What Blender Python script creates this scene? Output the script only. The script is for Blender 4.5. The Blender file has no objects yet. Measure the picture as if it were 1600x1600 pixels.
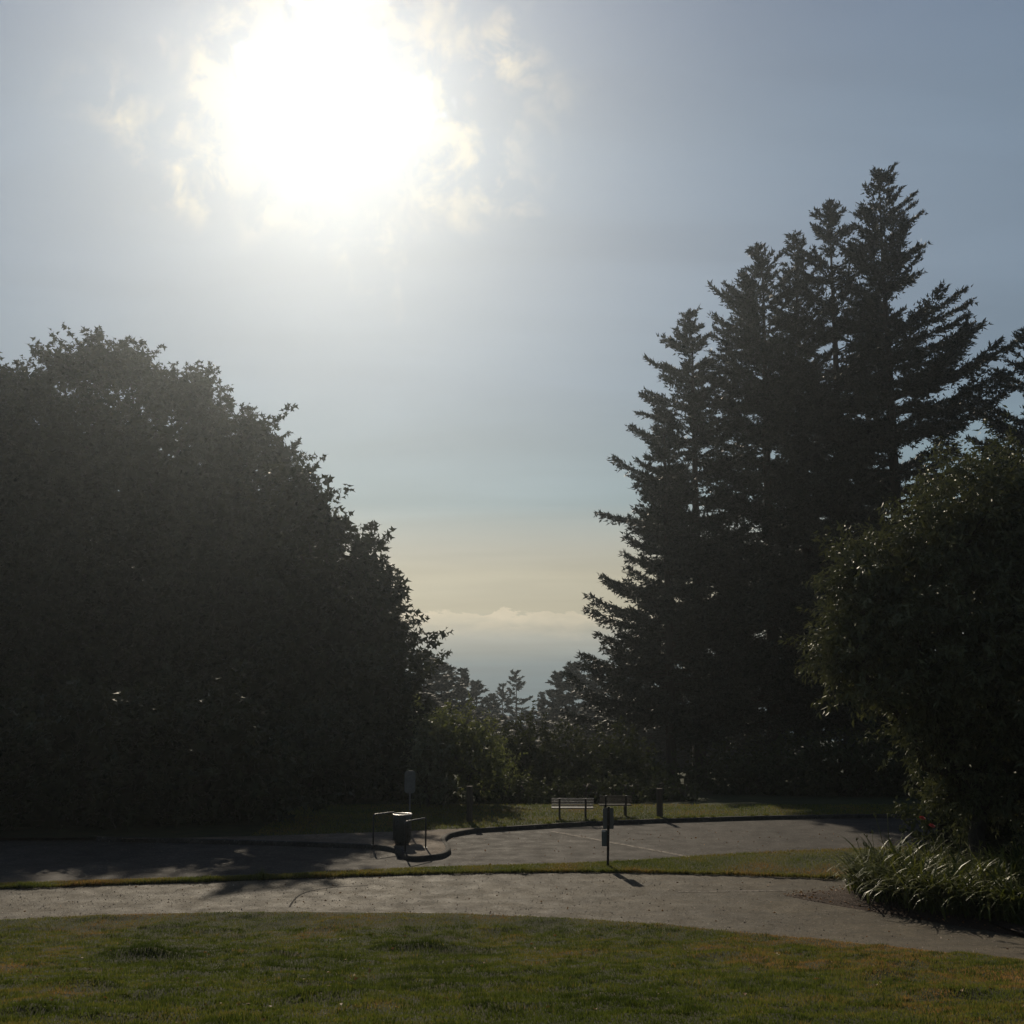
import bpy, bmesh, math, random
import numpy as np
from mathutils import Vector
from mathutils.geometry import tessellate_polygon

S = bpy.context.scene
C = S.collection
R = math.radians
PI = math.pi

# ------------------------------------------------------------------ camera
EYE = 5.5                      # eye above the level of the road
FPX = 1797.0                   # focal length in photo pixels (photo 1600 wide)
PITCH = math.atan(260.0 / FPX)
cam_d = bpy.data.cameras.new('camera')
cam_d.sensor_width = 36.0
cam_d.lens = 36.0 * FPX / 1600.0
cam_d.clip_start = 0.1
cam_d.clip_end = 12000
cam = bpy.data.objects.new('camera', cam_d)
C.objects.link(cam)
cam.location = (0, 0, EYE)
cam.rotation_euler = (PI / 2 + PITCH, 0, 0)
S.camera = cam

# ------------------------------------------------------------------ light
SUN_AZ = R(-9.8)               # left of the view axis (+Y)
SUN_EL = R(28.0)
SUN = Vector((math.sin(SUN_AZ) * math.cos(SUN_EL), math.cos(SUN_AZ) * math.cos(SUN_EL), math.sin(SUN_EL)))
sl = bpy.data.lights.new('sun', 'SUN')
sl.energy = 3.9
sl.angle = R(0.6)
sl.color = (1.0, 0.87, 0.68)
so = bpy.data.objects.new('sun', sl)
C.objects.link(so)
so.location = SUN * 200
so.rotation_euler = (-SUN).to_track_quat('-Z', 'Y').to_euler()

S.view_settings.view_transform = 'Standard'
S.view_settings.look = 'None'
S.view_settings.gamma = 1.0
S.view_settings.exposure = 0.0
S.view_settings.use_curve_mapping = False
S.render.engine = 'CYCLES'
cy = S.cycles
cy.max_bounces = 5
cy.diffuse_bounces = 2
cy.glossy_bounces = 2
cy.transmission_bounces = 3
cy.volume_bounces = 0
cy.transparent_max_bounces = 6
cy.sample_clamp_indirect = 4.0
cy.caustics_reflective = False
cy.caustics_refractive = False
cy.use_denoising = True
cy.use_adaptive_sampling = True
cy.adaptive_threshold = 0.015


# ---- node helper
class NT:
    def __init__(s, tree):
        s.t = tree
        s.n = tree.nodes
        s.l = tree.links

    def node(s, typ, **kw):
        nd = s.n.new(typ)
        for k, v in kw.items():
            setattr(nd, k, v)
        return nd

    def put(s, sock, v):
        if hasattr(v, 'is_output') or isinstance(v, bpy.types.NodeSocket):
            s.l.new(v, sock)
        else:
            sock.default_value = v

    def math(s, op, a, b=None, c=None, clamp=False):
        nd = s.n.new('ShaderNodeMath')
        nd.operation = op
        nd.use_clamp = clamp
        s.put(nd.inputs[0], a)
        if b is not None:
            s.put(nd.inputs[1], b)
        if c is not None:
            s.put(nd.inputs[2], c)
        return nd.outputs[0]

    def vmath(s, op, a, b=None):
        nd = s.n.new('ShaderNodeVectorMath')
        nd.operation = op
        s.put(nd.inputs[0], a)
        if b is not None:
            s.put(nd.inputs[1], b)
        return nd.outputs['Value'] if op in ('DOT_PRODUCT', 'LENGTH') else nd.outputs[0]

    def mix(s, fac, a, b, blend='MIX'):
        nd = s.n.new('ShaderNodeMix')
        nd.data_type = 'RGBA'
        nd.blend_type = blend
        s.put(nd.inputs[0], fac)
        s.put(nd.inputs[6], a if not isinstance(a, tuple) else (*a[:3], 1))
        s.put(nd.inputs[7], b if not isinstance(b, tuple) else (*b[:3], 1))
        return nd.outputs[2]

    def ramp(s, fac, stops, interp='LINEAR'):
        nd = s.n.new('ShaderNodeValToRGB')
        cr = nd.color_ramp
        cr.interpolation = interp
        while len(cr.elements) < len(stops):
            cr.elements.new(0.5)
        for e, (p, c) in zip(cr.elements, stops):
            e.position = p
            e.color = (*c, 1) if isinstance(c, tuple) else (c, c, c, 1)
        s.put(nd.inputs[0], fac)
        return nd.outputs[0]

    def noise(s, vec, scale, detail=3, rough=0.55, dist=0.0):
        nd = s.n.new('ShaderNodeTexNoise')
        s.put(nd.inputs['Vector'], vec)
        nd.inputs['Scale'].default_value = scale
        nd.inputs['Detail'].default_value = detail
        nd.inputs['Roughness'].default_value = rough
        nd.inputs['Distortion'].default_value = dist
        return nd.outputs[0]

    def smooth(s, v, a, b, lo=0.0, hi=1.0):
        nd = s.n.new('ShaderNodeMapRange')
        nd.interpolation_type = 'SMOOTHSTEP'
        s.put(nd.inputs[0], v)
        nd.inputs[1].default_value = a
        nd.inputs[2].default_value = b
        nd.inputs[3].default_value = lo
        nd.inputs[4].default_value = hi
        return nd.outputs[0]


# ------------------------------------------------------------------ world: hazy morning sky with thin cloud
W = bpy.data.worlds.new('World')
S.world = W
W.use_nodes = True
W.node_tree.nodes.clear()
n = NT(W.node_tree)
tc = n.node('ShaderNodeTexCoord').outputs['Generated']
d = n.vmath('NORMALIZE', tc)
sep = n.node('ShaderNodeSeparateXYZ')
n.l.new(d, sep.inputs[0])
ez = sep.outputs[2]
sky = n.node('ShaderNodeTexSky', sky_type='NISHITA')
sky.sun_disc = False
sky.sun_elevation = SUN_EL
sky.sun_rotation = SUN_AZ
sky.altitude = 200
sky.air_density = 1.0
sky.dust_density = 2.5
sky.ozone_density = 1.0
nish = n.mix(1.0, sky.outputs[0], (0.05, 0.05, 0.05), 'MULTIPLY')
# directions flattened onto a cloud deck, for streaky cloud
hz = n.math('MAXIMUM', n.math('ADD', ez, 0.12), 0.05)
deck = n.node('ShaderNodeCombineXYZ')
n.l.new(n.math('DIVIDE', sep.outputs[0], hz), deck.inputs[0])
n.l.new(n.math('DIVIDE', sep.outputs[1], hz), deck.inputs[1])
st = n.node('ShaderNodeMapping')
n.l.new(deck.outputs[0], st.inputs[0])
st.inputs['Rotation'].default_value = (0, 0, R(12))
st.inputs['Scale'].default_value = (0.55, 1.5, 1)
streak = n.noise(st.outputs[0], 1.6, 5, 0.5, 0.4)
t = n.math('DIVIDE', n.math('ADD', ez, 0.1), 0.8)


def T(e):
    return (e + 0.1) / 0.8


veil = n.ramp(t, [
    (0.0, (0.04, 0.09, 0.12)),
    (T(0.012), (0.10, 0.165, 0.20)),
    (T(0.034), (0.25, 0.275, 0.26)),
    (T(0.058), (0.34, 0.31, 0.215)),
    (T(0.09), (0.33, 0.305, 0.22)),
    (T(0.112), (0.30, 0.305, 0.26)),
    (T(0.132), (0.24, 0.285, 0.28)),
    (T(0.150), (0.18, 0.265, 0.30)),
    (T(0.25), (0.17, 0.24, 0.31)),
    (T(0.33), (0.18, 0.245, 0.32)),
    (T(0.44), (0.16, 0.225, 0.305)),
    (T(0.55), (0.13, 0.185, 0.275)),
    (1.0, (0.07, 0.11, 0.20))])
veil = n.mix(1.0, veil, n.ramp(streak, [(0.3, 0.90), (0.7, 1.10)]), 'MULTIPLY')
# the sky is darker on the side away from the sun
cs = n.vmath('DOT_PRODUCT', d, tuple(SUN))
veil = n.mix(1.0, veil, n.ramp(n.math('MULTIPLY_ADD', cs, 0.5, 0.5), [(0.15, 0.30), (0.88, 1.0)]), 'MULTIPLY')
# cloud bank low over the horizon
azv = n.node('ShaderNodeCombineXYZ')
n.l.new(n.math('ARCTAN2', sep.outputs[0], sep.outputs[1]), azv.inputs[0])
n.l.new(n.math('MULTIPLY', ez, 3.0), azv.inputs[1])
bn = n.noise(azv.outputs[0], 30, 7, 0.62, 0.4)
be = n.math('ADD', ez, n.math('MULTIPLY', n.math('SUBTRACT', bn, 0.5), 0.030))
bank = n.ramp(n.math('MULTIPLY', be, 10.0), [(0.34, 0.0), (0.43, 0.30), (0.515, 0.85), (0.552, 1.0), (0.562, 0.0)])
bank = n.math('MULTIPLY', bank, n.ramp(n.noise(azv.outputs[0], 11, 3), [(0.3, 0.35), (0.6, 1.0)]))
veil = n.mix(n.math('MULTIPLY', bank, 0.75), veil, (0.60, 0.51, 0.37))
# brightness round the sun, seen through thin cloud
cs = n.vmath('DOT_PRODUCT', d, tuple(SUN))
th = n.math('MULTIPLY', n.math('ARCCOSINE', n.math('MINIMUM', cs, 0.999999)), 180 / PI)
aur = n.math('MULTIPLY', n.math('EXPONENT', n.math('DIVIDE', th, -13.0)), 0.20)
aur2 = n.math('MULTIPLY', n.math('EXPONENT', n.math('DIVIDE', th, -4.0)), 0.05)
cn = n.noise(d, 8.5, 4, 0.55, 0.6)
cn2 = n.noise(d, 30.0, 4, 0.6, 0.3)
thc = n.math('ADD', th, n.math('MULTIPLY', n.math('SUBTRACT', cn, 0.5), 22.0))
thc = n.math('ADD', thc, n.math('MULTIPLY', n.math('SUBTRACT', cn2, 0.5), 3.5))
core = n.smooth(thc, 3.6, -2.0, 0.0, 1.5)
wisp = n.math('MULTIPLY', n.smooth(thc, 9.5, 3.0), n.smooth(cn2, 0.38, 0.70))
disc = n.smooth(th, 2.4, 0.4, 0.0, 5.0)
glow = n.mix(1.0, n.mix(0.0, (1, 1, 1), (1, 1, 1)), (1.0, 0.97, 0.90), 'MULTIPLY')
glowv = n.math('ADD', n.math('ADD', aur, aur2), n.math('ADD', core, disc))


def scaled(col, v):
    nd = n.node('ShaderNodeVectorMath', operation='SCALE')
    n.put(nd.inputs[0], col)
    n.put(nd.inputs['Scale'], v)
    return nd.outputs[0]


tot = n.vmath('ADD', scaled((1.0, 0.975, 0.93), glowv), scaled((0.40, 0.28, 0.08), wisp))
skyc = n.mix(0.90, nish, veil)
skyc = n.vmath('ADD', skyc, tot)
bg = n.node('ShaderNodeBackground')
n.l.new(skyc, bg.inputs[0])
bg.inputs[1].default_value = 1.0
wo = n.node('ShaderNodeOutputWorld')
n.l.new(bg.outputs[0], wo.inputs[0])

# ------------------------------------------------------------------ places
FWD = np.array((0, math.cos(PITCH), math.sin(PITCH)))
UP = np.array((0, -math.sin(PITCH), math.cos(PITCH)))


def ray(px, py):
    return FWD + (px - 800) / FPX * np.array((1.0, 0, 0)) + (800 - py) / FPX * UP


def sm(a, b, x):
    u = np.clip((np.asarray(x, float) - a) / (b - a), 0, 1)
    return u * u * (3 - 2 * u)


def ground_z(x, y):
    """height of the land: lawn bank near the viewer, level road, then falling away to the valley"""
    x = np.asarray(x, float)
    y = np.asarray(y, float)
    dn = np.maximum(0, 26.5 - y)
    z = 0.155 * np.maximum(0, np.sqrt(dn * dn + 4.0) - 2.0)
    a = np.maximum(0, y - 50.5)
    z = z - 0.045 * np.minimum(a, 34) * sm(0, 6, a)
    b = np.maximum(0, y - 84.5)
    z = z - 17.0 * (1 - np.exp(-0.15 * b / 17.0)) * sm(0, 25, b)
    return z


def on_ground(px, py, lift=0.0):
    r = ray(px, py)
    t = 20.0
    for _ in range(60):
        p = np.array((0, 0, EYE)) + r * t
        gz = float(ground_z(p[0], p[1])) + lift
        t += (gz - p[2]) / r[2] * 0.7
    p = np.array((0, 0, EYE)) + r * t
    return float(p[0]), float(p[1])


def at(px, py, D):
    r = ray(px, py)
    p = np.array((0, 0, EYE)) + r * (D / r[1])
    return float(p[0]), float(p[1]), float(p[2])


# ------------------------------------------------------------------ mesh and object helpers
def link(o, parent=None):
    C.objects.link(o)
    if parent is not None:
        o.parent = parent
    return o


def tag(o, label=None, cat=None, group=None, kind=None):
    if label:
        o['label'] = label
    if cat:
        o['category'] = cat
    if group:
        o['group'] = group
    if kind:
        o['kind'] = kind
    return o


def empty(name, loc, rz=0.0):
    o = bpy.data.objects.new(name, None)
    o.location = loc
    o.rotation_euler = (0, 0, rz)
    o.empty_display_size = 0.3
    return link(o)


def np_mesh(name, V, F, smooth=False, tint=None):
    V = np.asarray(V, np.float32)
    F = np.asarray(F, np.int32)
    k = F.shape[1]
    me = bpy.data.meshes.new(name)
    me.vertices.add(len(V))
    me.vertices.foreach_set('co', V.ravel())
    me.loops.add(F.size)
    me.loops.foreach_set('vertex_index', F.ravel())
    me.polygons.add(len(F))
    me.polygons.foreach_set('loop_start', np.arange(0, F.size, k, dtype=np.int32))
    if smooth:
        me.polygons.foreach_set('use_smooth', np.ones(len(F), bool))
    me.update(calc_edges=True)
    if tint is not None:
        at_ = me.attributes.new('tint', 'FLOAT', 'POINT')
        at_.data.foreach_set('value', np.asarray(tint, np.float32))
    return me


def obj(name, me, mat, parent=None):
    if mat is not None and len(me.materials) == 0:
        me.materials.append(mat)
    return link(bpy.data.objects.new(name, me), parent)


def bm_obj(name, bm, mat, parent=None, smooth=False, bevel=0.0):
    if bevel:
        bmesh.ops.bevel(bm, geom=bm.edges[:], offset=bevel, segments=1, affect='EDGES')
    bmesh.ops.recalc_face_normals(bm, faces=bm.faces[:])
    me = bpy.data.meshes.new(name)
    bm.to_mesh(me)
    bm.free()
    if smooth:
        for p in me.polygons:
            p.use_smooth = True
    return obj(name, me, mat, parent)


def box(bm, c, s, rot=None):
    m = bmesh.ops.create_cube(bm, size=1.0)['verts']
    for v in m:
        v.co = Vector((v.co.x * s[0], v.co.y * s[1], v.co.z * s[2]))
        if rot is not None:
            v.co = rot @ v.co
        v.co += Vector(c)
    return m


def tube_arrays(P, rad, sides=7, cap=True):
    """tube along points P with radii; returns verts, quads(tri pairs)"""
    P = np.asarray(P, float)
    N = len(P)
    rad = np.broadcast_to(np.asarray(rad, float), (N,))
    V = []
    tprev = None
    for i in range(N):
        a = P[max(0, i - 1)]
        b = P[min(N - 1, i + 1)]
        tt = b - a
        tt /= np.linalg.norm(tt) + 1e-9
        ref = np.array((1.0, 0, 0)) if abs(tt[0]) < 0.8 else np.array((0, 1.0, 0))
        if tprev is not None:
            u = tprev - tt * np.dot(tprev, tt)
        else:
            u = ref - tt * np.dot(ref, tt)
        u /= np.linalg.norm(u) + 1e-9
        tprev = u
        w = np.cross(tt, u)
        an = np.linspace(0, 2 * PI, sides, endpoint=False)
        V.append(P[i] + rad[i] * (np.cos(an)[:, None] * u + np.sin(an)[:, None] * w))
    V = np.concatenate(V)
    F = []
    for i in range(N - 1):
        for j in range(sides):
            a = i * sides + j
            b = i * sides + (j + 1) % sides
            F += [(a, b, b + sides), (a, b + sides, a + sides)]
    if cap:
        for base, flip in ((0, True), ((N - 1) * sides, False)):
            for j in range(1, sides - 1):
                F.append((base, base + j + 1, base + j) if flip else (base, base + j, base + j + 1))
    return V, np.array(F, int)


class Acc:
    """collects triangle arrays into one mesh"""
    def __init__(s):
        s.V = []
        s.F = []
        s.T = []
        s.n = 0

    def add(s, V, F, tint=0.5):
        V = np.asarray(V, float)
        s.V.append(V)
        s.F.append(np.asarray(F, int) + s.n)
        s.T.append(np.broadcast_to(np.asarray(tint, float), (len(V),)))
        s.n += len(V)

    def mesh(s, name, smooth=False):
        return np_mesh(name, np.concatenate(s.V), np.concatenate(s.F), smooth, np.concatenate(s.T))


def unit(v):
    return v / (np.linalg.norm(v, axis=-1, keepdims=True) + 1e-9)


def inside(poly, x, y):
    poly = np.asarray(poly)
    res = np.zeros(len(x), bool)
    j = len(poly) - 1
    for i in range(len(poly)):
        xi, yi = poly[i]
        xj, yj = poly[j]
        c = ((yi > y) != (yj > y)) & (x < (xj - xi) * (y - yi) / (yj - yi + 1e-12) + xi)
        res ^= c
        j = i
    return res


# ------------------------------------------------------------------ materials
M = {}


def mat(name, rough=0.8, spec=0.5):
    m = bpy.data.materials.new(name)
    m.use_nodes = True
    t_ = NT(m.node_tree)
    b = m.node_tree.nodes['Principled BSDF']
    b.inputs['Roughness'].default_value = rough
    b.inputs['Specular IOR Level'].default_value = spec
    M[name] = m
    return m, t_, b


def pos(t_):
    return t_.node('ShaderNodeNewGeometry').outputs['Position']


def bump(t_, b, h, strength, dist):
    nd = t_.node('ShaderNodeBump')
    nd.inputs['Strength'].default_value = strength
    nd.inputs['Distance'].default_value = dist
    t_.l.new(h, nd.inputs['Height'])
    t_.l.new(nd.outputs[0], b.inputs['Normal'])


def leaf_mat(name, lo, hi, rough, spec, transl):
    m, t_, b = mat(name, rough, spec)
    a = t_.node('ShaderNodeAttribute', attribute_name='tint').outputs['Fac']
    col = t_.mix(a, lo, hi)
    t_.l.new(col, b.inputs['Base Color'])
    tr = t_.node('ShaderNodeBsdfTranslucent')
    t_.l.new(t_.mix(0.4, col, (hi[0] * 1.3, hi[1] * 1.4, hi[2] * 0.6)), tr.inputs[0])
    mx = t_.node('ShaderNodeMixShader')
    mx.inputs[0].default_value = transl
    t_.l.new(b.outputs[0], mx.inputs[1])
    t_.l.new(tr.outputs[0], mx.inputs[2])
    t_.l.new(mx.outputs[0], m.node_tree.nodes['Material Output'].inputs[0])
    return m


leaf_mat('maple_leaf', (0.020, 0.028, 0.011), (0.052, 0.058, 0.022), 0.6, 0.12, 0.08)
leaf_mat('laurel_leaf', (0.07, 0.08, 0.04), (0.18, 0.185, 0.10), 0.5, 0.07, 0.10)
leaf_mat('pale_leaf', (0.07, 0.085, 0.035), (0.17, 0.18, 0.075), 0.6, 0.05, 0.28)
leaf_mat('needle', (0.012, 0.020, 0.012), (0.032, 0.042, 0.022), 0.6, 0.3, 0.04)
leaf_mat('far_needle', (0.014, 0.022, 0.014), (0.032, 0.045, 0.026), 0.7, 0.2, 0.03)
leaf_mat('shrub_leaf', (0.030, 0.040, 0.016), (0.080, 0.088, 0.038), 0.7, 0.05, 0.14)
leaf_mat('daylily_leaf', (0.035, 0.055, 0.014), (0.15, 0.155, 0.04), 0.45, 0.12, 0.25)
leaf_mat('dry_leaf', (0.14, 0.07, 0.03), (0.34, 0.17, 0.07), 0.7, 0.3, 0.15)
# lawn grass: green to straw along the tint
m, t_, b = mat('grass', 0.6, 0.06)
a = t_.node('ShaderNodeAttribute', attribute_name='tint').outputs['Fac']
col = t_.ramp(a, [(0.0, (0.036, 0.052, 0.009)), (0.35, (0.10, 0.125, 0.020)), (0.6, (0.17, 0.155, 0.032)), (0.8, (0.22, 0.135, 0.042)), (1.0, (0.32, 0.19, 0.065))])
t_.l.new(col, b.inputs['Base Color'])
tr = t_.node('ShaderNodeBsdfTranslucent')
t_.l.new(col, tr.inputs[0])
mx = t_.node('ShaderNodeMixShader')
mx.inputs[0].default_value = 0.45
t_.l.new(b.outputs[0], mx.inputs[1])
t_.l.new(tr.outputs[0], mx.inputs[2])
t_.l.new(mx.outputs[0], m.node_tree.nodes['Material Output'].inputs[0])
# soil under the turf
m, t_, b = mat('turf_soil', 0.95, 0.1)
p = pos(t_)
t_.l.new(t_.ramp(t_.noise(p, 1.3, 6, 0.65), [(0.3, (0.020, 0.024, 0.009)), (0.55, (0.036, 0.038, 0.014)), (0.75, (0.06, 0.042, 0.018))]), b.inputs['Base Color'])
bump(t_, b, t_.noise(p, 22, 4, 0.7), 0.8, 0.03)
# open land
m, t_, b = mat('land', 0.95, 0.1)
p = pos(t_)
t_.l.new(t_.ramp(t_.noise(p, 0.4, 8, 0.6), [(0.3, (0.018, 0.024, 0.010)), (0.6, (0.036, 0.042, 0.016)), (0.8, (0.055, 0.045, 0.02))]), b.inputs['Base Color'])
bump(t_, b, t_.noise(p, 9, 5, 0.7), 0.7, 0.06)


def asphalt(name, lo, hi, rough):
    m, t_, b = mat(name, rough, 0.09)
    p = pos(t_)
    big = t_.noise(p, 0.35, 5, 0.6)
    fine = t_.noise(p, 9, 6, 0.85)
    vo = t_.node('ShaderNodeTexVoronoi')
    t_.l.new(p, vo.inputs['Vector'])
    vo.inputs['Scale'].default_value = 24
    col = t_.ramp(big, [(0.3, lo), (0.7, hi)])
    col = t_.mix(1.0, col, t_.ramp(fine, [(0.32, 0.35), (0.68, 1.65)]), 'MULTIPLY')
    col = t_.mix(1.0, col, t_.ramp(t_.noise(p, 1.1, 5, 0.7, 0.6), [(0.36, 0.72), (0.5, 1.0), (0.66, 1.22)]), 'MULTIPLY')
    sp = t_.ramp(vo.outputs['Color'], [(0.86, 0.0), (0.93, 1.0)])
    col = t_.mix(t_.math('MULTIPLY', sp, 0.35), col, (0.30, 0.26, 0.22))
    t_.l.new(col, b.inputs['Base Color'])
    h = t_.math('ADD', t_.math('MULTIPLY', fine, 0.6), t_.math('MULTIPLY', vo.outputs['Distance'], 0.6))
    bump(t_, b, h, 0.75, 0.012)
    t_.l.new(t_.ramp(t_.noise(p, 1.7, 4), [(0.3, rough - 0.08), (0.7, rough + 0.08)]), b.inputs['Roughness'])
    return m


asphalt('path_asphalt', (0.042, 0.034, 0.022), (0.074, 0.059, 0.037), 0.78)
asphalt('road_asphalt', (0.028, 0.024, 0.020), (0.052, 0.044, 0.036), 0.86)
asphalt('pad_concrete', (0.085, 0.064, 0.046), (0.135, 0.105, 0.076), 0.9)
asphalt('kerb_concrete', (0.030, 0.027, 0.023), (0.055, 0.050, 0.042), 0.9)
m, t_, b = mat('road_paint', 0.88, 0.08)
p = pos(t_)
t_.l.new(t_.mix(t_.ramp(t_.noise(p, 5, 6, 0.8), [(0.42, 0.0), (0.60, 1.0)]), (0.06, 0.05, 0.039), (0.26, 0.23, 0.19)), b.inputs['Base Color'])
m, t_, b = mat('tar', 0.95, 0.05)
b.inputs['Base Color'].default_value = (0.016, 0.015, 0.014, 1)
m, t_, b = mat('mulch', 0.95, 0.2)
p = pos(t_)
t_.l.new(t_.ramp(t_.noise(p, 18, 5, 0.7), [(0.3, (0.02, 0.012, 0.008)), (0.7, (0.075, 0.045, 0.028))]), b.inputs['Base Color'])
bump(t_, b, t_.noise(p, 28, 4, 0.75), 1.0, 0.05)


def bark(name, lo, hi):
    m, t_, b = mat(name, 0.9, 0.2)
    tcn = t_.node('ShaderNodeTexCoord').outputs['Object']
    mp = t_.node('ShaderNodeMapping')
    t_.l.new(tcn, mp.inputs[0])
    mp.inputs['Scale'].default_value = (9, 9, 1.5)
    nz = t_.noise(mp.outputs[0], 1.4, 5, 0.7, 0.5)
    t_.l.new(t_.ramp(nz, [(0.3, lo), (0.7, hi)]), b.inputs['Base Color'])
    bump(t_, b, nz, 0.9, 0.05)


bark('fir_bark', (0.022, 0.017, 0.013), (0.06, 0.047, 0.037))
bark('maple_bark', (0.03, 0.026, 0.02), (0.085, 0.072, 0.058))
bark('old_timber', (0.06, 0.046, 0.033), (0.13, 0.10, 0.074))


def plain(name, colr, rough, metal=0.0, spec=0.5, var=0.25, scale=6):
    m, t_, b = mat(name, rough, spec)
    p = t_.node('ShaderNodeTexCoord').outputs['Object']
    nz = t_.noise(p, scale, 5, 0.65)
    lo = tuple(c * (1 - var) for c in colr)
    hi = tuple(min(1, c * (1 + var)) for c in colr)
    t_.l.new(t_.ramp(nz, [(0.3, lo), (0.7, hi)]), b.inputs['Base Color'])
    t_.l.new(t_.ramp(t_.noise(p, scale * 2.3, 3), [(0.3, max(0.05, rough - 0.07)), (0.7, rough + 0.07)]), b.inputs['Roughness'])
    b.inputs['Metallic'].default_value = metal
    return m


plain('galvanised', (0.2, 0.2, 0.2), 0.5, 0.7)
plain('sign_back', (0.16, 0.17, 0.168), 0.55, 0.3)
plain('sign_back_green', (0.12, 0.15, 0.145), 0.6, 0.2)
plain('sticker', (0.72, 0.72, 0.70), 0.6)
plain('bin_body', (0.045, 0.05, 0.048), 0.32, 0.2)
plain('bin_rim', (0.25, 0.25, 0.255), 0.36, 0.9)
plain('hoop_steel', (0.05, 0.05, 0.052), 0.42, 0.6)
plain('dark_iron', (0.025, 0.025, 0.026), 0.45, 0.4)
plain('bench_slat_shaded', (0.03, 0.026, 0.022), 0.85, 0.0, 0.08)  # darker copy of the slats: the second bench's shade put into colour
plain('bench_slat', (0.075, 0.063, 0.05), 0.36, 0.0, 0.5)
m, t_, b = mat('rose_petal', 0.5, 0.4)
nz = t_.noise(t_.node('ShaderNodeTexCoord').outputs['Object'], 30, 3)
t_.l.new(t_.ramp(nz, [(0.3, (0.45, 0.03, 0.04)), (0.7, (0.75, 0.09, 0.08))]), b.inputs['Base Color'])

# ------------------------------------------------------------------ setting
rng = np.random.default_rng(7)
xs = np.concatenate([-np.geomspace(480, 42, 18), np.arange(-40, 40.1, 0.8), np.geomspace(42, 480, 18)])
ys = np.concatenate([np.linspace(-40, -4, 8), np.arange(-2, 100.1, 0.7), np.geomspace(104, 460, 30)])
X, Y = np.meshgrid(xs, ys)
Z = ground_z(X, Y)
far = sm(90, 200, Y)
Z = Z + far * (1.6 * np.sin(X * 0.021 + 1.3) * np.cos(Y * 0.017) + 1.0 * np.sin(X * 0.06) * np.sin(Y * 0.05))
GX, GY, GZ = X, Y, Z
nx = len(xs)
ii, jj = np.meshgrid(np.arange(len(ys) - 1), np.arange(nx - 1), indexing='ij')
a0 = (ii * nx + jj).ravel()
GQ = np.stack([a0, a0 + 1, a0 + nx + 1, a0 + nx], 1)


def curve_fn(pts, lift=0.0):
    w = np.array([on_ground(px, py, lift) for px, py in pts])
    k = np.argsort(w[:, 0])
    w = w[k]

    def f(x):
        x = np.asarray(x, float)
        y = np.interp(x, w[:, 0], w[:, 1])
        y = y + np.where(x < w[0, 0], (x - w[0, 0]) * (w[1, 1] - w[0, 1]) / (w[1, 0] - w[0, 0]), 0)
        y = y + np.where(x > w[-1, 0], (x - w[-1, 0]) * (w[-1, 1] - w[-2, 1]) / (w[-1, 0] - w[-2, 0]), 0)
        return y
    # smooth by resampling
    gx = np.linspace(w[0, 0] - 8, w[-1, 0] + 8, 160)
    gy = f(gx)
    ker = np.ones(9) / 9
    gy = np.convolve(np.pad(gy, 4, mode='edge'), ker, 'valid')
    return lambda x: np.interp(x, gx, gy)


path_near = curve_fn([(0, 1441), (150, 1433), (400, 1427), (700, 1430), (900, 1438), (1100, 1453), (1300, 1473), (1450, 1489), (1600, 1506)])
path_far = curve_fn([(0, 1391), (300, 1381), (540, 1372), (750, 1366), (950, 1365), (1150, 1370), (1310, 1376), (1450, 1382), (1600, 1392)])
verge_far = curve_fn([(0, 1385), (300, 1376), (480, 1369), (600, 1362), (700, 1358), (850, 1354), (940, 1351), (1040, 1345), (1090, 1340), (1200, 1334), (1310, 1329), (1450, 1325), (1600, 1322)])


def strip(x0, x1, nxs, f0, f1, nys, lift, extra=None):
    gx = np.linspace(x0, x1, nxs)
    a = f0(gx)
    b = f1(gx)
    u = np.linspace(0, 1, nys)
    Yg = a[None, :] * (1 - u[:, None]) + b[None, :] * u[:, None]
    Xg = np.broadcast_to(gx[None, :], Yg.shape)
    Zg = ground_z(Xg, Yg) + lift
    if extra is not None:
        Zg = Zg + extra(Xg, Yg, u[:, None])
    V = np.stack([Xg.ravel(), Yg.ravel(), Zg.ravel()], 1)
    ii, jj = np.meshgrid(np.arange(nys - 1), np.arange(nxs - 1), indexing='ij')
    a0 = (ii * nxs + jj).ravel()
    return V, np.stack([a0, a0 + 1, a0 + nxs + 1, a0 + nxs], 1)


GZ = GZ - 0.25 * (np.abs(GX) < 16) * (GY > 7) * (GY < 48)
V = np.stack([GX.ravel(), GY.ravel(), GZ.ravel()], 1)
tag(obj('ground', np_mesh('ground', V, GQ, True), M['land']), 'dark rough land falling away into the valley', kind='structure')


# road runs under verge and beyond to the kerb; one sheet
V, Q = strip(-30, 30, 90, lambda x: path_far(x) - 0.3, lambda x: np.full_like(x, 49.6), 40, 0.022)
tag(obj('road', np_mesh('road', V, Q, True), M['road_asphalt']), 'worn asphalt road behind the grass strip', kind='structure')
V, Q = strip(-24, 24, 120, path_near, path_far, 14, 0.036)
tag(obj('path', np_mesh('path', V, Q, True), M['path_asphalt']), 'curved asphalt path crossing in front of the lawn', kind='structure')


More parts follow.
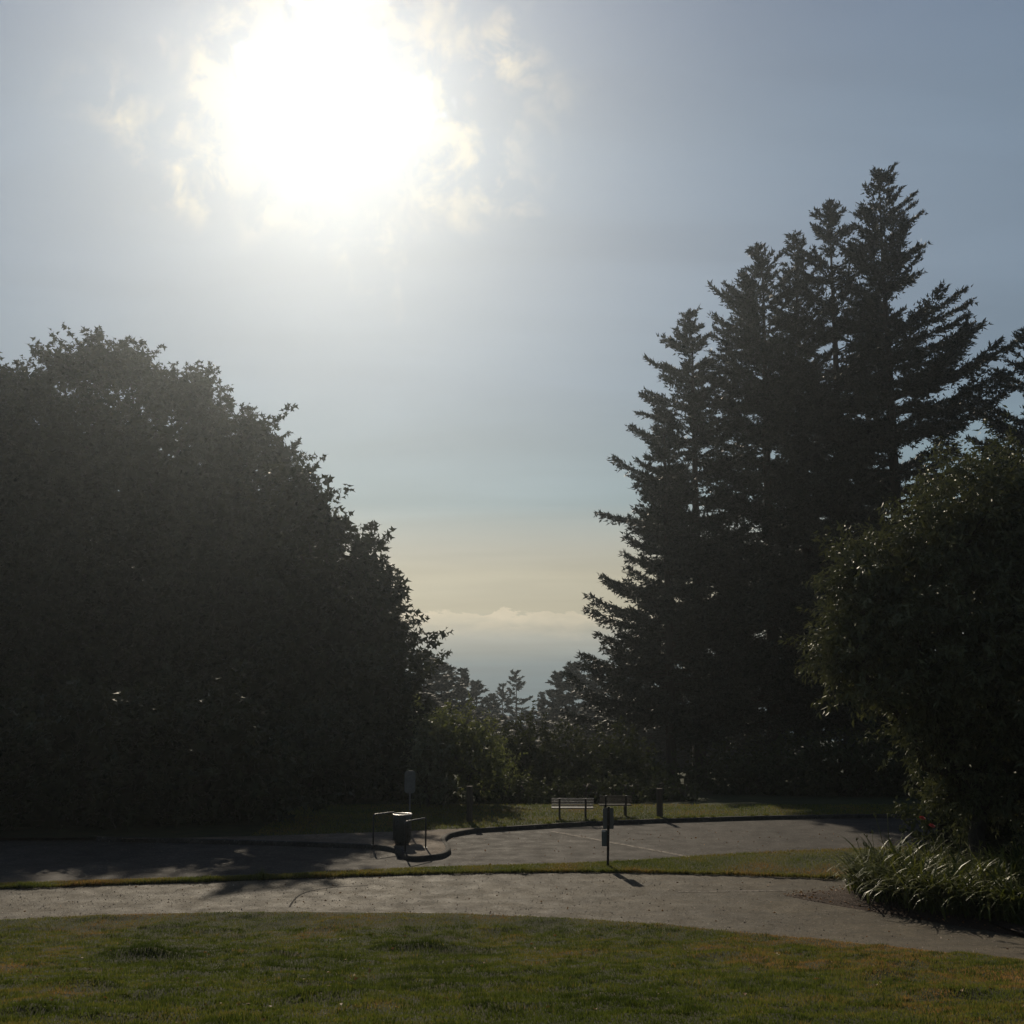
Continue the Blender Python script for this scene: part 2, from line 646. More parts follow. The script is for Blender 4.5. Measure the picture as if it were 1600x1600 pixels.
# near lawn, with hummocks and hollows
HUM = [(230, 1503, .17, .42), (640, 1492, .15, .42), (690, 1488, .10, .35), (120, 1552, .12, .34), (500, 1572, .07, .35), (590, 1568, .07, .3), (820, 1545, .06, .3),
       (1140, 1500, .07, .5), (1390, 1530, .07, .4), (950, 1580, .06, .3), (1250, 1560, .06, .3), (330, 1460, .05, .4), (760, 1455, .05, .5),
       (1500, 1560, .06, .3), (700, 1520, .05, .4), (60, 1590, .07, .3), (1060, 1530, .05, .3), (1330, 1500, .05, .4), (430, 1500, .05, .4)]
HUMW = [(*on_ground(px, py), h, r) for px, py, h, r in HUM]
_ph = rng.uniform(0, 6.28, (26, 2))
_fr = rng.normal(0, 1, (26, 2)) * np.linspace(1.0, 9.0, 26)[:, None]


def bumps(x, y):
    z = 0
    for (p1, p2), (fx, fy), am in zip(_ph, _fr, np.linspace(0.009, 0.005, 26)):
        z = z + am * np.sin(fx * x + fy * y + p1)
    for hx, hy, h, r in HUMW:
        q = ((x - hx) / (r * 1.7)) ** 2 + ((y - hy) / r) ** 2
        z = z + h * np.exp(-q)
    return z


def lawn_extra(Xg, Yg, u):
    ln_ = sm(0, 0.35, path_near(Xg) - Yg)
    return bumps(Xg, Yg) * ln_ + 0.03 * ln_


V, Q = strip(-17, 17, 210, lambda x: path_near(x) + 0.02, lambda x: np.full_like(x, 6.0), 140, 0.040, lawn_extra)
tag(obj('lawn', np_mesh('lawn', V, Q, True), M['turf_soil']), 'sloping lawn in the foreground', kind='structure')
# verge between path and road
V, Q = strip(-26, 26, 200, lambda x: path_far(x) - 0.05, lambda x: np.maximum(verge_far(x), path_far(x) + 0.25), 12, 0.026,
             lambda Xg, Yg, u: 0.075 * np.clip(np.sin(np.clip(u, 0, 1) * PI), 0, 1) ** 0.35 + 0.006 * np.sin(Xg * 3.1) * np.sin(Xg * 7.3 + Yg))
tag(obj('verge', np_mesh('verge', V, Q, True), M['turf_soil']), 'narrow raised grass strip between path and road', kind='structure')

# kerb line, in photo pixels on the road plane
KERB_PX = [(150, 1316), (300, 1319), (450, 1323), (560, 1327), (600, 1330), (622, 1336), (634, 1345), (650, 1347), (668, 1345.5), (690, 1342.5), (700, 1338), (704, 1333), (701, 1326),
           (696, 1320), (697, 1315), (709, 1308.5), (748, 1302), (800, 1298.5), (840, 1296), (895, 1292.5), (945, 1290), (1050, 1286), (1100, 1284.5), (1200, 1281.5), (1300, 1280), (1400, 1279), (1520, 1279), (1700, 1279)]
KW = np.array([on_ground(px, py) for px, py in KERB_PX])
# resample smoothly (Catmull-Rom)
def catmull(P, k=5):
    P = np.asarray(P, float)
    out = []
    for i in range(len(P) - 1):
        p0 = P[max(0, i - 1)]
        p1, p2 = P[i], P[i + 1]
        p3 = P[min(len(P) - 1, i + 2)]
        for s in np.linspace(0, 1, k, endpoint=False):
            out.append(0.5 * ((2 * p1) + (-p0 + p2) * s + (2 * p0 - 5 * p1 + 4 * p2 - p3) * s * s + (-p0 + 3 * p1 - 3 * p2 + p3) * s ** 3))
    out.append(P[-1])
    return np.array(out)


KC = catmull(KW, 5)
KH = 0.145
kh = np.full(len(KC), KH)
tg = unit(np.gradient(KC, axis=0))
nrm = np.stack([-tg[:, 1], tg[:, 0]], 1)     # towards the raised side (left of travel = away)
prof = [(-0.03, 0.0, 0), (0.0, 0.88, 1), (0.025, 1.0, 1), (0.16, 1.0, 1), (0.165, -0.2, 0)]
V = []
for i in range(len(KC)):
    for off, hh, _ in prof:
        q = KC[i] + nrm[i] * off
        V.append((q[0], q[1], 0.012 + hh * kh[i] + (0.008 if hh == 1.0 else 0)))
npf = len(prof)
F = []
for i in range(len(KC) - 1):
    for j in range(npf - 1):
        a = i * npf + j
        F.append((a, a + npf, a + npf + 1, a + 1))
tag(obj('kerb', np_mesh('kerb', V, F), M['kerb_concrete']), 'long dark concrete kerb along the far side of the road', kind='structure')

inner = KC + nrm * 0.14
FL = [tuple(p) for p in inner] + [(30, 50.6), (-30, 50.6), (-30, inner[0, 1])]


def flat(name, poly, z, material, zfun=None):
    vs = [Vector((p[0], p[1], 0)) for p in poly]
    tris = tessellate_polygon([vs])
    zz = [z if zfun is None else zfun(p) for p in poly]
    me = np_mesh(name, [(p[0], p[1], q) for p, q in zip(poly, zz)], [tuple(t3) for t3 in tris])
    bm = bmesh.new()
    bm.from_mesh(me)
    bmesh.ops.recalc_face_normals(bm, faces=bm.faces[:])
    if sum(f.normal.z * f.calc_area() for f in bm.faces) < 0:
        bmesh.ops.reverse_faces(bm, faces=bm.faces[:])
    bm.to_mesh(me)
    bm.free()
    return obj(name, me, material)


def raised_z(p):
    return 0.15


o = flat('far_lawn', FL, 0.15, M['turf_soil'], lambda p: raised_z(p) - 0.006)
tag(o, 'level lawn round the benches beyond the kerb', kind='structure')
# pavement pad with the litter bin, tapering to a walkway behind the kerb
up_px = [(790, 1291), (725, 1294.5), (690, 1296), (655, 1298), (600, 1300), (450, 1305), (300, 1309), (200, 1311)]
i_end = 16 * 5 + 4
PAD = [tuple(p) for p in inner[:i_end]] + [on_ground(px, py, 0.15) for px, py in up_px] + [(inner[0, 0] - 0.3, inner[0, 1] + 0.4)]
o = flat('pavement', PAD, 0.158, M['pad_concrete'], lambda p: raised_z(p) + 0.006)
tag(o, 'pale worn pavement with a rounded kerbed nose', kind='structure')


def line_mesh(px_a, px_b, w, z, seg=18):
    A = np.array(on_ground(*px_a))
    B = np.array(on_ground(*px_b))
    dd = unit(B - A)
    nn = np.array((-dd[1], dd[0]))
    V = []
    F = []
    for i in range(seg + 1):
        q = A + (B - A) * i / seg
        ww = w * (0.85 + 0.3 * rng.random())
        for s_ in (-0.5, 0.5):
            e = q + nn * ww * s_
            V.append((e[0], e[1], float(ground_z(e[0], e[1])) + z))
        if i:
            F.append((2 * i - 2, 2 * i - 1, 2 * i + 1, 2 * i))
    return np_mesh('painted_line', V, F)


o = obj('painted_line', line_mesh((862, 1300), (1082, 1341), 0.22, 0.028), M['road_paint'])
tag(o, 'faded white painted line slanting across the road', kind='structure')
o = obj('painted_line', line_mesh((1060, 1396), (1228, 1394), 0.11, 0.042), M['road_paint'])
tag(o, 'faint pale line on the path left of the flower bed', kind='structure')
# crack in the path
cr = catmull([on_ground(*q) for q in [(452, 1420), (462, 1406), (480, 1396), (520, 1389), (575, 1386)]], 6)
V = []
F = []
tgc = unit(np.gradient(cr, axis=0))
for i, q in enumerate(cr):
    nn = np.array((-tgc[i, 1], tgc[i, 0]))
    w = 0.035 + 0.02 * rng.random()
    for s_ in (-1, 1):
        e = q + nn * w * s_ * 0.5
        V.append((*e, float(ground_z(*e)) + 0.0405))
    if i:
        F.append((2 * i - 2, 2 * i - 1, 2 * i + 1, 2 * i))
tag(obj('path_crack', np_mesh('crack', V, F), M['tar']), 'dark curved crack in the path surface', kind='structure')

# mulch bed
bed_px = [(1222, 1401), (1262, 1410), (1330, 1422), (1400, 1434), (1500, 1451), (1600, 1468), (1720, 1488), (1760, 1440), (1720, 1395), (1600, 1382), (1480, 1380), (1380, 1384), (1300, 1392), (1255, 1397)]
BED = catmull([on_ground(*q) for q in bed_px] + [on_ground(*bed_px[0])], 4)[:-1]
cx, cy_ = BED.mean(0)
V = [(cx, cy_, 0.16 + float(ground_z(cx, cy_)))]
rings = [0.3, 0.6, 0.8, 0.92, 1.0]
NB = len(BED)
F = []
for ri, r in enumerate(rings):
    for q in BED:
        e = np.array((cx, cy_)) + (q - np.array((cx, cy_))) * r
        zz = float(ground_z(*e)) + 0.03 + 0.13 * (1 - r ** 3) + (0.02 * rng.random() if r < 1 else 0)
        V.append((e[0], e[1], zz))
for j in range(NB):
    F.append((0, 1 + j, 1 + (j + 1) % NB))
    for ri in range(len(rings) - 1):
        a = 1 + ri * NB + j
        b2 = 1 + ri * NB + (j + 1) % NB
        F += [(a, a + NB, b2 + NB), (a, b2 + NB, b2)]
tag(obj('flower_bed', np_mesh('bed', V, F, True), M['mulch']), 'pointed bed of dark bark mulch under the strappy plants', kind='structure')

# ------------------------------------------------------------------ grass
def grass_blades(x, y, z, h, w, tint, lean):
    N = len(x)
    an = rng.uniform(0, 2 * PI, N)
    la = rng.uniform(0, 2 * PI, N)
    ll = lean * rng.random(N)
    V = np.zeros((N, 3, 3))
    dx = np.cos(an) * w * 0.5
    dy = np.sin(an) * w * 0.5
    V[:, 0] = np.stack([x - dx, y - dy, z - 0.01], 1)
    V[:, 1] = np.stack([x + dx, y + dy, z - 0.01], 1)
    V[:, 2] = np.stack([x + np.cos(la) * ll * h, y + np.sin(la) * ll * h, z + h * np.sqrt(np.maximum(0.1, 1 - ll * ll * 0.6))], 1)
    return V.reshape(-1, 3), np.arange(N * 3).reshape(-1, 3), np.repeat(tint, 3)


def smooth_noise(x, y, scale, seed):
    r = np.random.default_rng(seed)
    z = 0
    for k in range(14):
        f = r.normal(0, 1, 2) * scale * (1 + 0.22 * k)
        z = z + np.sin(f[0] * x + f[1] * y + r.uniform(0, 6.28)) / (1 + 0.12 * k)
    return z / 4.2


G = Acc()
# foreground
N = 520000
yy = 8.5 + (28 - 8.5) * rng.random(N)
xx = rng.uniform(-1, 1, N) * (0.47 * yy + 1.0)
keep = yy < path_near(xx) + 0.07
xx, yy = xx[keep], yy[keep]
ln = sm(0, 0.35, (path_near(xx) - yy))
zz = ground_z(xx, yy) + 0.04 + bumps(xx, yy) * ln + 0.03 * ln
edge = path_near(xx) - yy
dry = 0.34 + 0.28 * smooth_noise(xx, yy, 0.55, 3) + 0.24 * smooth_noise(xx, yy, 2.4, 4)
dry += 0.45 * np.exp(-np.maximum(edge, 0) / 0.9) * (0.6 + 0.5 * smooth_noise(xx, yy, 1.1, 8))
dry += 0.45 * sm(3.0, 6.2, xx - 0.12 * (16 - yy)) * (0.8 + 0.4 * smooth_noise(xx, yy, 0.9, 5))
dry += 0.22 * sm(-6.0, -8.5, xx + 0.2 * (yy - 20)) 
dry = np.clip(dry + rng.normal(0, 0.11, len(xx)), 0, 1)
hump = np.zeros(len(xx))
for hx, hy, h, r in HUMW:
    hump += (h / 0.1) * np.exp(-((xx - hx) / (r * 1.5)) ** 2 - ((yy - hy) / (r * 0.8)) ** 2)
hump += 0.6 * sm(0.25, 0.8, smooth_noise(xx, yy, 2.6, 21))
dry = np.clip(dry - 0.35 * np.clip(hump, 0, 1), 0, 1)
hh = (0.018 + 0.024 * rng.random(len(xx))) * (1 + 1.0 * np.clip(hump, 0, 1.3)) * (1 + 0.25 * smooth_noise(xx, yy, 1.8, 6))
ww = 0.009 + 0.010 * rng.random(len(xx))
G.add(*grass_blades(xx, yy, zz, hh, ww, dry, 0.9))
# coarser tufts standing up out of the lawn
nt_ = 2300
ty = 9.5 + 17 * rng.random(nt_) ** 0.8
tx = rng.uniform(-1, 1, nt_) * (0.46 * ty + 0.8)
kt = ty < path_near(tx) - 0.15
tx, ty = tx[kt], ty[kt]
nb_ = rng.integers(14, 40, len(tx))
ti = np.repeat(np.arange(len(tx)), nb_)
sp_ = rng.uniform(0.03, 0.11, len(tx))
xx = tx[ti] + rng.normal(0, 1, len(ti)) * sp_[ti] * 1.6
yy = ty[ti] + rng.normal(0, 1, len(ti)) * sp_[ti]
ln = sm(0, 0.35, path_near(xx) - yy)
zz = ground_z(xx, yy) + 0.04 + bumps(xx, yy) * ln + 0.03 * ln
tt_ = np.clip(rng.normal(0.2, 0.2, len(tx)), 0, 1)
G.add(*grass_blades(xx, yy, zz, rng.uniform(0.04, 0.085, len(ti)), 0.010 + 0.01 * rng.random(len(ti)), np.clip(tt_[ti] + rng.normal(0, 0.1, len(ti)), 0, 1), 0.9))
# verge
N = 90000
xx = rng.uniform(-15, 15, N)
fa, fb = path_far(xx) - 0.06, np.maximum(verge_far(xx), path_far(xx) + 0.25)
u = rng.random(N)
yy = fa + (fb - fa) * u
keep = rng.random(N) < np.clip((fb - fa) / 2.0, 0.15, 1)
front = rng.random(N) < 0.16
yy = np.where(front, fa + (0.16 * rng.random(N) - 0.16 * np.clip(smooth_noise(xx, fa, 3.0, 41), -0.2, 1)), yy)
keep |= front
xx, yy, u, fa = xx[keep], yy[keep], u[keep], fa[keep]
zz = ground_z(xx, yy) + 0.06 + 0.03 * np.sin(np.clip(u, 0, 1) * PI)
dry = np.clip(0.50 + 0.34 * smooth_noise(xx, yy, 0.8, 11) + rng.normal(0, 0.1, len(xx)) + 0.25 * sm(3, 8, xx) * sm(0.6, 0.2, u), 0, 1)
hh = (0.035 + 0.045 * rng.random(len(xx))) * (1 + 1.1 * np.exp(-(yy - fa) / 0.14) * np.clip(0.6 + 1.3 * smooth_noise(xx, yy, 2.6, 12), 0, 2.2))
G.add(*grass_blades(xx, yy, zz, hh, 0.014 + 0.012 * rng.random(len(xx)), dry, 0.9))
# far lawn
N = 110000
xx = rng.uniform(-9, 20, N)
yy = rng.uniform(36, 51, N)
keep = inside(FL, xx, yy) & ~inside(PAD, xx, yy)
xx, yy = xx[keep], yy[keep]
dry = np.clip(0.47 + 0.32 * smooth_noise(xx, yy, 0.45, 14) + rng.normal(0, 0.12, len(xx)), 0, 1)
hh = 0.04 + 0.05 * rng.random(len(xx))
hh *= 1 + 0.8 * (rng.random(len(xx)) < 0.03)
G.add(*grass_blades(xx, yy, np.full(len(xx), 0.142), hh, 0.018 + 0.016 * rng.random(len(xx)), dry, 0.9))
# tufts leaning over the kerb
sel = rng.integers(16 * 5, len(KC) - 8, 5200)
jit = rng.normal(0, 0.05, (5200, 2))
tuf = smooth_noise(KC[sel, 0], KC[sel, 1], 2.4, 31) > -0.05
q = KC[sel] + nrm[sel] * rng.uniform(0.12, 0.3, (5200, 1)) + jit
q = q[tuf]
keep = ~inside(PAD, q[:, 0], q[:, 1])
q = q[keep]
G.add(*grass_blades(q[:, 0], q[:, 1], np.full(len(q), 0.145), 0.07 + 0.07 * rng.random(len(q)), np.full(len(q), 0.022), np.clip(rng.normal(0.4, 0.15, len(q)), 0, 1), 1.0))
tag(obj('grass', G.mesh('grass'), M['grass']), 'short green and straw-coloured grass of the lawns', 'grass', kind='stuff')


# ------------------------------------------------------------------ foliage builders
LEAF = {
    'maple': (np.array([(0, 0), (-.52, .42), (-.17, .5), (0, 1), (.17, .5), (.52, .42)]), np.array([(0, 5, 4), (0, 4, 2), (4, 3, 2), (0, 2, 1)])),
    'lance': (np.array([(0, 0), (-.17, .45), (0, 1), (.17, .45)]), np.array([(0, 3, 2), (0, 2, 1)])),
    'oval': (np.array([(0, 0), (-.30, .45), (0, 1), (.30, .45)]), np.array([(0, 3, 2), (0, 2, 1)])),
}


def leaves(acc, P, axis, size, shape, r, tint, droop=0.25):
    outl, tri = LEAF[shape]
    N = len(P)
    axis = unit(axis + np.array((0, 0, -droop)))
    side = unit(np.cross(axis, unit(r.normal(0, 1, (N, 3)) + np.array((0, 0, 1.2)))))
    up_ = np.cross(side, axis)
    size = np.broadcast_to(size, (N,))
    fold = np.abs(outl[:, 0]) * 0.35
    curl = -0.25 * outl[:, 1] ** 2
    V = P[:, None, :] + size[:, None, None] * (outl[None, :, 0, None] * side[:, None, :] + outl[None, :, 1, None] * axis[:, None, :]
                                               + (fold + curl)[None, :, None] * up_[:, None, :])
    k = len(outl)
    F = tri[None] + (np.arange(N) * k)[:, None, None]
    acc.add(V.reshape(-1, 3), F.reshape(-1, 3), np.repeat(tint, k))


def crown_mesh(name, lobes, seed, density, leaf, size, twig=(0.5, 1.2), per=11, long_frac=0.10, inner_fill=0.28, up_bias=0.45, twig_acc=None, droop=0.25, zmin=None):
    """leafy crown made of sprays standing on the surface of several lobes"""
    r = np.random.default_rng(seed)
    acc = Acc()
    Ls = np.array(lobes, float)
    for i, L in enumerate(Ls):
        c, rad = L[:3], L[3:6]
        area = 4 * PI * ((rad[0] * rad[1]) ** 1.6 / 3 + (rad[0] * rad[2]) ** 1.6 / 3 + (rad[1] * rad[2]) ** 1.6 / 3) ** (1 / 1.6)
        ns = int(area * density)
        u = unit(r.normal(0, 1, (ns, 3)))
        # uneven surface: lumps
        lump = 0
        for k in range(10):
            f = r.normal(0, 1, 3) * (2.2 + 0.9 * k)
            lump = lump + np.sin(u @ f + r.uniform(0, 6.28)) / (1 + 0.25 * k)
        depth = 1 - 0.30 * r.random(ns) ** 1.6 + 0.075 * lump
        P = c + u * rad * depth[:, None]
        ok = np.ones(ns, bool)
        for j, L2 in enumerate(Ls):
            if j != i:
                q = (((P - L2[:3]) / (L2[3:6] * 0.78)) ** 2).sum(1)
                ok &= q > 1
        if zmin is not None:
            ok &= P[:, 2] > zmin
        # gaps
        gap = 0
        for k in range(6):
            f = r.normal(0, 1, 3) * 1.6
            gap = gap + np.sin(P @ f + r.uniform(0, 6.28))
        ok &= (gap > -2.6)
        P, u = P[ok], u[ok]
        ns = len(P)
        if ns == 0:
            continue
        nrm_ = unit(u / rad)
        dirs = unit(nrm_ * 0.75 + np.array((0, 0, up_bias)) + r.normal(0, 0.42, (ns, 3)))
        ln = r.uniform(*twig, ns)
        lg = r.random(ns) < long_frac
        ln = np.where(lg, ln * 2.3, ln)
        nl = np.maximum(3, (per * ln / np.mean(twig)).astype(int))
        idx = np.repeat(np.arange(ns), nl)
        s = r.random(len(idx)) ** 0.8
        pp = P[idx] + dirs[idx] * (ln[idx] * s)[:, None] + r.normal(0, 0.10 * np.mean(twig), (len(idx), 3))
        ax = unit(dirs[idx] * 0.45 + unit(r.normal(0, 1, (len(idx), 3))) * 0.8)
        base_t = np.clip(r.normal(0.45, 0.2, ns), 0, 1)
        tint = np.clip(base_t[idx] + r.normal(0, 0.16, len(idx)), 0, 1)
        leaves(acc, pp, ax, size * r.uniform(0.7, 1.25, len(idx)), leaf, r, tint, droop)
        # twigs
        if twig_acc is not None:
            m_ = r.random(ns) < 0.35
            A = P[m_] - dirs[m_] * 0.3
            B = P[m_] + dirs[m_] * (ln[m_] * 0.9)[:, None]
            w = 0.012
            sd = unit(np.cross(B - A, r.normal(0, 1, A.shape))) * w
            Vt = np.stack([A - sd, A + sd, B], 1).reshape(-1, 3)
            twig_acc.add(Vt, np.arange(len(Vt)).reshape(-1, 3))
        # inside
        ni = int(ns * per * inner_fill)
        if ni:
            uu = unit(r.normal(0, 1, (ni, 3)))
            pp = c + uu * rad * (r.random(ni)[:, None] ** 0.45 * 0.78)
            if zmin is not None:
                pp = pp[pp[:, 2] > zmin]
            leaves(acc, pp, unit(r.normal(0, 1, pp.shape)), size * 2.2, leaf, r, np.clip(r.normal(0.3, 0.15, len(pp)), 0, 1), droop)
    return acc.mesh(name)


def limb(acc, A, B, r0, r1, r, sag=0.0, segs=6):
    A, B = np.array(A, float), np.array(B, float)
    L = np.linalg.norm(B - A)
    t_ = np.linspace(0, 1, segs)
    P = A + (B - A) * t_[:, None]
    P[:, 2] += sag * L * np.sin(t_ * PI)
    P[1:-1] += r.normal(0, 0.03 * L, (segs - 2, 3))
    acc.add(*tube_arrays(P, r0 + (r1 - r0) * t_ ** 0.8, 6))


def broadleaf(name, loc, lobes, seed, label, cat, leafmat, barkmat, density, leaf, size, trunk_h, trunk_r, group=None, proto=None, stems=1, **kw):
    root = empty(name, loc)
    tag(root, label, cat, group)
    r = np.random.default_rng(seed + 500)
    tw = Acc()
    me = crown_mesh('crown', lobes, seed, density, leaf, size, twig_acc=tw, **kw)
    cr_ = obj('crown', me, M[leafmat], root)
    ac = Acc()
    for s_ in range(stems):
        off = np.array((0, 0)) if stems == 1 else r.normal(0, trunk_r * 2.2, 2)
        P = np.array([(off[0] + r.normal(0, 0.04) * k, off[1] + r.normal(0, 0.04) * k, -0.3 + (trunk_h + 0.3) * k / 5) for k in range(6)])
        ac.add(*tube_arrays(P, trunk_r * np.array([1.5, 1.12, 1.0, .93, .87, .8]) / (1 if stems == 1 else 1.5), 10))
        top = P[-1]
        for L in (lobes if stems == 1 else lobes[s_::stems]):
            c = np.array(L[:3])
            limb(ac, top + (0, 0, -0.2), c + (0, 0, -0.3 * L[5]), trunk_r * 0.62, trunk_r * 0.2, r, -0.04)
            for k in range(5):
                u = unit(r.normal(0, 1, 3) + np.array((0, 0, .4)))
                limb(ac, c + (0, 0, -0.3 * L[5]), c + u * np.array(L[3:6]) * 0.85, trunk_r * 0.2, 0.02, r, 0.05)
    obj('trunk', ac.mesh('trunk', True), M[barkmat], root)
    obj('twigs', tw.mesh('twigs'), M[barkmat], root)['kind'] = 'stuff'
    return root


def conifer_parts(seed, H, Rm, clear, nper=5.6, spacing=0.70, twig_sp=0.09, needle=0.27, width=0.13, shape=0.58, irregular=0.35, up_top=36, up_low=-6, dens=1.0, slim=None, bias=0.0, cone=0.44, droopy=0.30):
    """trunk and foliage meshes of a fir: whorled limbs with side twigs clothed in needle sprays"""
    r = np.random.default_rng(seed)
    tr = Acc()
    k = 14
    P = np.zeros((k, 3))
    P[:, 2] = np.linspace(-0.8, H, k)
    P[1:-1, :2] = np.cumsum(r.normal(0, 0.03, (k - 2, 2)), 0)
    R0 = 0.0125 * H + 0.06
    rad = R0 * np.maximum(0.02, 1 - P[:, 2].clip(0) / H) ** 0.85
    rad[0] *= 1.35
    tr.add(*tube_arrays(P, rad, 9))
    # branches
    nz = int((H - clear) / spacing)
    z = []
    for i in range(nz):
        zz_ = clear + (H - clear) * (i + r.random() * 0.8) / nz
        c = max(3, int(r.normal(nper, 1)))
        z += [zz_ + r.normal(0, 0.12) for _ in range(c)]
    z = np.clip(np.array(z), clear * 0.8, H - 0.05)
    nb = len(z)
    t_ = np.clip((z - clear) / (H - clear), 0, 1)
    az = r.uniform(0, 2 * PI, nb)
    # lopsided sectors and layers
    lop = 1 + irregular * 0.5 * np.sin(az * 2 + r.uniform(0, 6.28) + t_ * 5) + irregular * 0.3 * np.sin(az + t_ * 17 + r.uniform(0, 6.28))
    drop = H - z
    L = (Rm * np.tanh(cone * drop / Rm) if slim is None else slim * Rm * (1 - t_) ** shape) * r.uniform(0.55, 1.15, nb) * np.clip(lop, 0.45, 1.7) * (0.72 + 0.28 * sm(0, 0.12, t_)) + 0.28
    L = np.where(r.random(nb) < 0.06, L * 1.3, L) * (1 + bias * np.cos(az))
    el = np.radians(up_low + (up_top - up_low) * t_ ** 1.9 + r.normal(0, 7, nb))
    hx, hy = np.cos(az), np.sin(az)
    upsw = (0.14 + 0.22 * r.random(nb)) * (1 - 0.55 * t_)
    droop = droopy * (1 - t_)

    def bpos(i, s):
        l = L[i] * s
        zz_ = z[i] + L[i] * (np.tan(el[i]) * s + upsw[i] * s * s - droop[i] * s * (1 - s))
        return np.stack([hx[i] * l, hy[i] * l, zz_], 1)

    # limb tubes as thin triangles
    ib = np.arange(nb)
    for a_, b_ in ((0.0, 0.5), (0.5, 0.95)):
        A = bpos(ib, np.full(nb, a_))
        B = bpos(ib, np.full(nb, b_))
        w = (0.012 * L + 0.012)[:, None] * (1 - a_)
        V = np.stack([A + np.array((0, 0, 1)) * w, A - np.array((0, 0, 1)) * w, B], 1).reshape(-1, 3)
        tr.add(V, np.arange(len(V)).reshape(-1, 3))
    # twigs
    nt = np.maximum(3, (L / twig_sp * dens).astype(int)) * 2
    i = np.repeat(ib, nt)
    s = np.clip(0.12 + 0.88 * r.random(len(i)) ** 0.75, 0, 1)
    s = np.where(L[i] < 1.0, r.random(len(i)), s)
    P0 = bpos(i, s)
    sg = np.where(r.random(len(i)) < 0.5, 1, -1)
    ang = az[i] + sg * np.radians(r.normal(40, 14, len(i)))
    tl = (0.26 * L[i] * (1.15 - s) + 0.36) * r.uniform(0.6, 1.15, len(i))
    tl = np.minimum(tl, 1.25)
    bel = el[i] * 0.6 + np.radians(6) + r.normal(0, 0.16, len(i)) - 0.22 * (1 - t_[i])
    tdir = unit(np.stack([np.cos(ang) * np.cos(bel), np.sin(ang) * np.cos(bel), np.sin(bel)], 1))
    # needle sprays along twig
    nn_ = np.maximum(3, (tl / (needle * 0.42)).astype(int))
    j = np.repeat(np.arange(len(i)), nn_)
    q = r.random(len(j))
    PP = P0[j] + tdir[j] * (tl[j] * q)[:, None]
    PP[:, 2] -= 0.12 * tl[j] * q * q * (1 - t_[i][j])
    ax = unit(tdir[j] * 0.7 + r.normal(0, 0.42, (len(j), 3)) + np.array((0, 0, 0.18)))
    side = unit(np.cross(ax, unit(r.normal(0, 0.6, (len(j), 3)) + np.array((0, 0, 1.0)))))
    ln = needle * r.uniform(0.7, 1.35, len(j))
    w = width * r.uniform(0.7, 1.3, len(j))
    V = np.stack([PP - side * w[:, None] * 0.5, PP + side * w[:, None] * 0.5, PP + ax * ln[:, None]], 1)
    # tip leader sprays
    fo = Acc()
    tt = np.clip(r.normal(0.4, 0.16, len(i))[j] + r.normal(0, 0.15, len(j)), 0, 1)
    fo.add(V.reshape(-1, 3), np.arange(len(V) * 3).reshape(-1, 3), np.repeat(tt, 3))
    # branch tip and leader
    ntp = 9
    i2 = np.repeat(ib, ntp)
    s2 = r.uniform(0.75, 1.03, len(i2))
    P2 = bpos(i2, s2)
    A2 = bpos(i2, s2 + 0.06) - P2
    ax2 = unit(unit(A2) + r.normal(0, 0.38, A2.shape))
    sd2 = unit(np.cross(ax2, r.normal(0, 1, A2.shape)))
    V2 = np.stack([P2 - sd2 * width * 0.45, P2 + sd2 * width * 0.45, P2 + ax2 * needle * 1.1], 1)
    fo.add(V2.reshape(-1, 3), np.arange(len(V2) * 3).reshape(-1, 3), 0.45)
    zl = H - 1.3 * r.random(60) ** 1.3 * min(1, H / 10)
    P3 = np.stack([r.normal(0, 0.03, 60), r.normal(0, 0.03, 60), zl], 1)
    a3 = unit(np.stack([r.normal(0, .6, 60), r.normal(0, .6, 60), np.full(60, 0.75)], 1))
    sd3 = unit(np.cross(a3, r.normal(0, 1, a3.shape)))
    V3 = np.stack([P3 - sd3 * width * 0.35, P3 + sd3 * width * 0.35, P3 + a3 * needle], 1)
    fo.add(V3.reshape(-1, 3), np.arange(len(V3) * 3).reshape(-1, 3), 0.45)
    return tr.mesh('trunk'), fo.mesh('crown')


def gz(x, y):
    return float(ground_z(x, y))


def stand(px, D, sink=0.0):
    x, y, _ = at(px, 1060, D)
    return (x, y, gz(x, y) - sink)


def height_to(px, py, D):
    x, y, z = at(px, py, D)
    return z - gz(x, y)


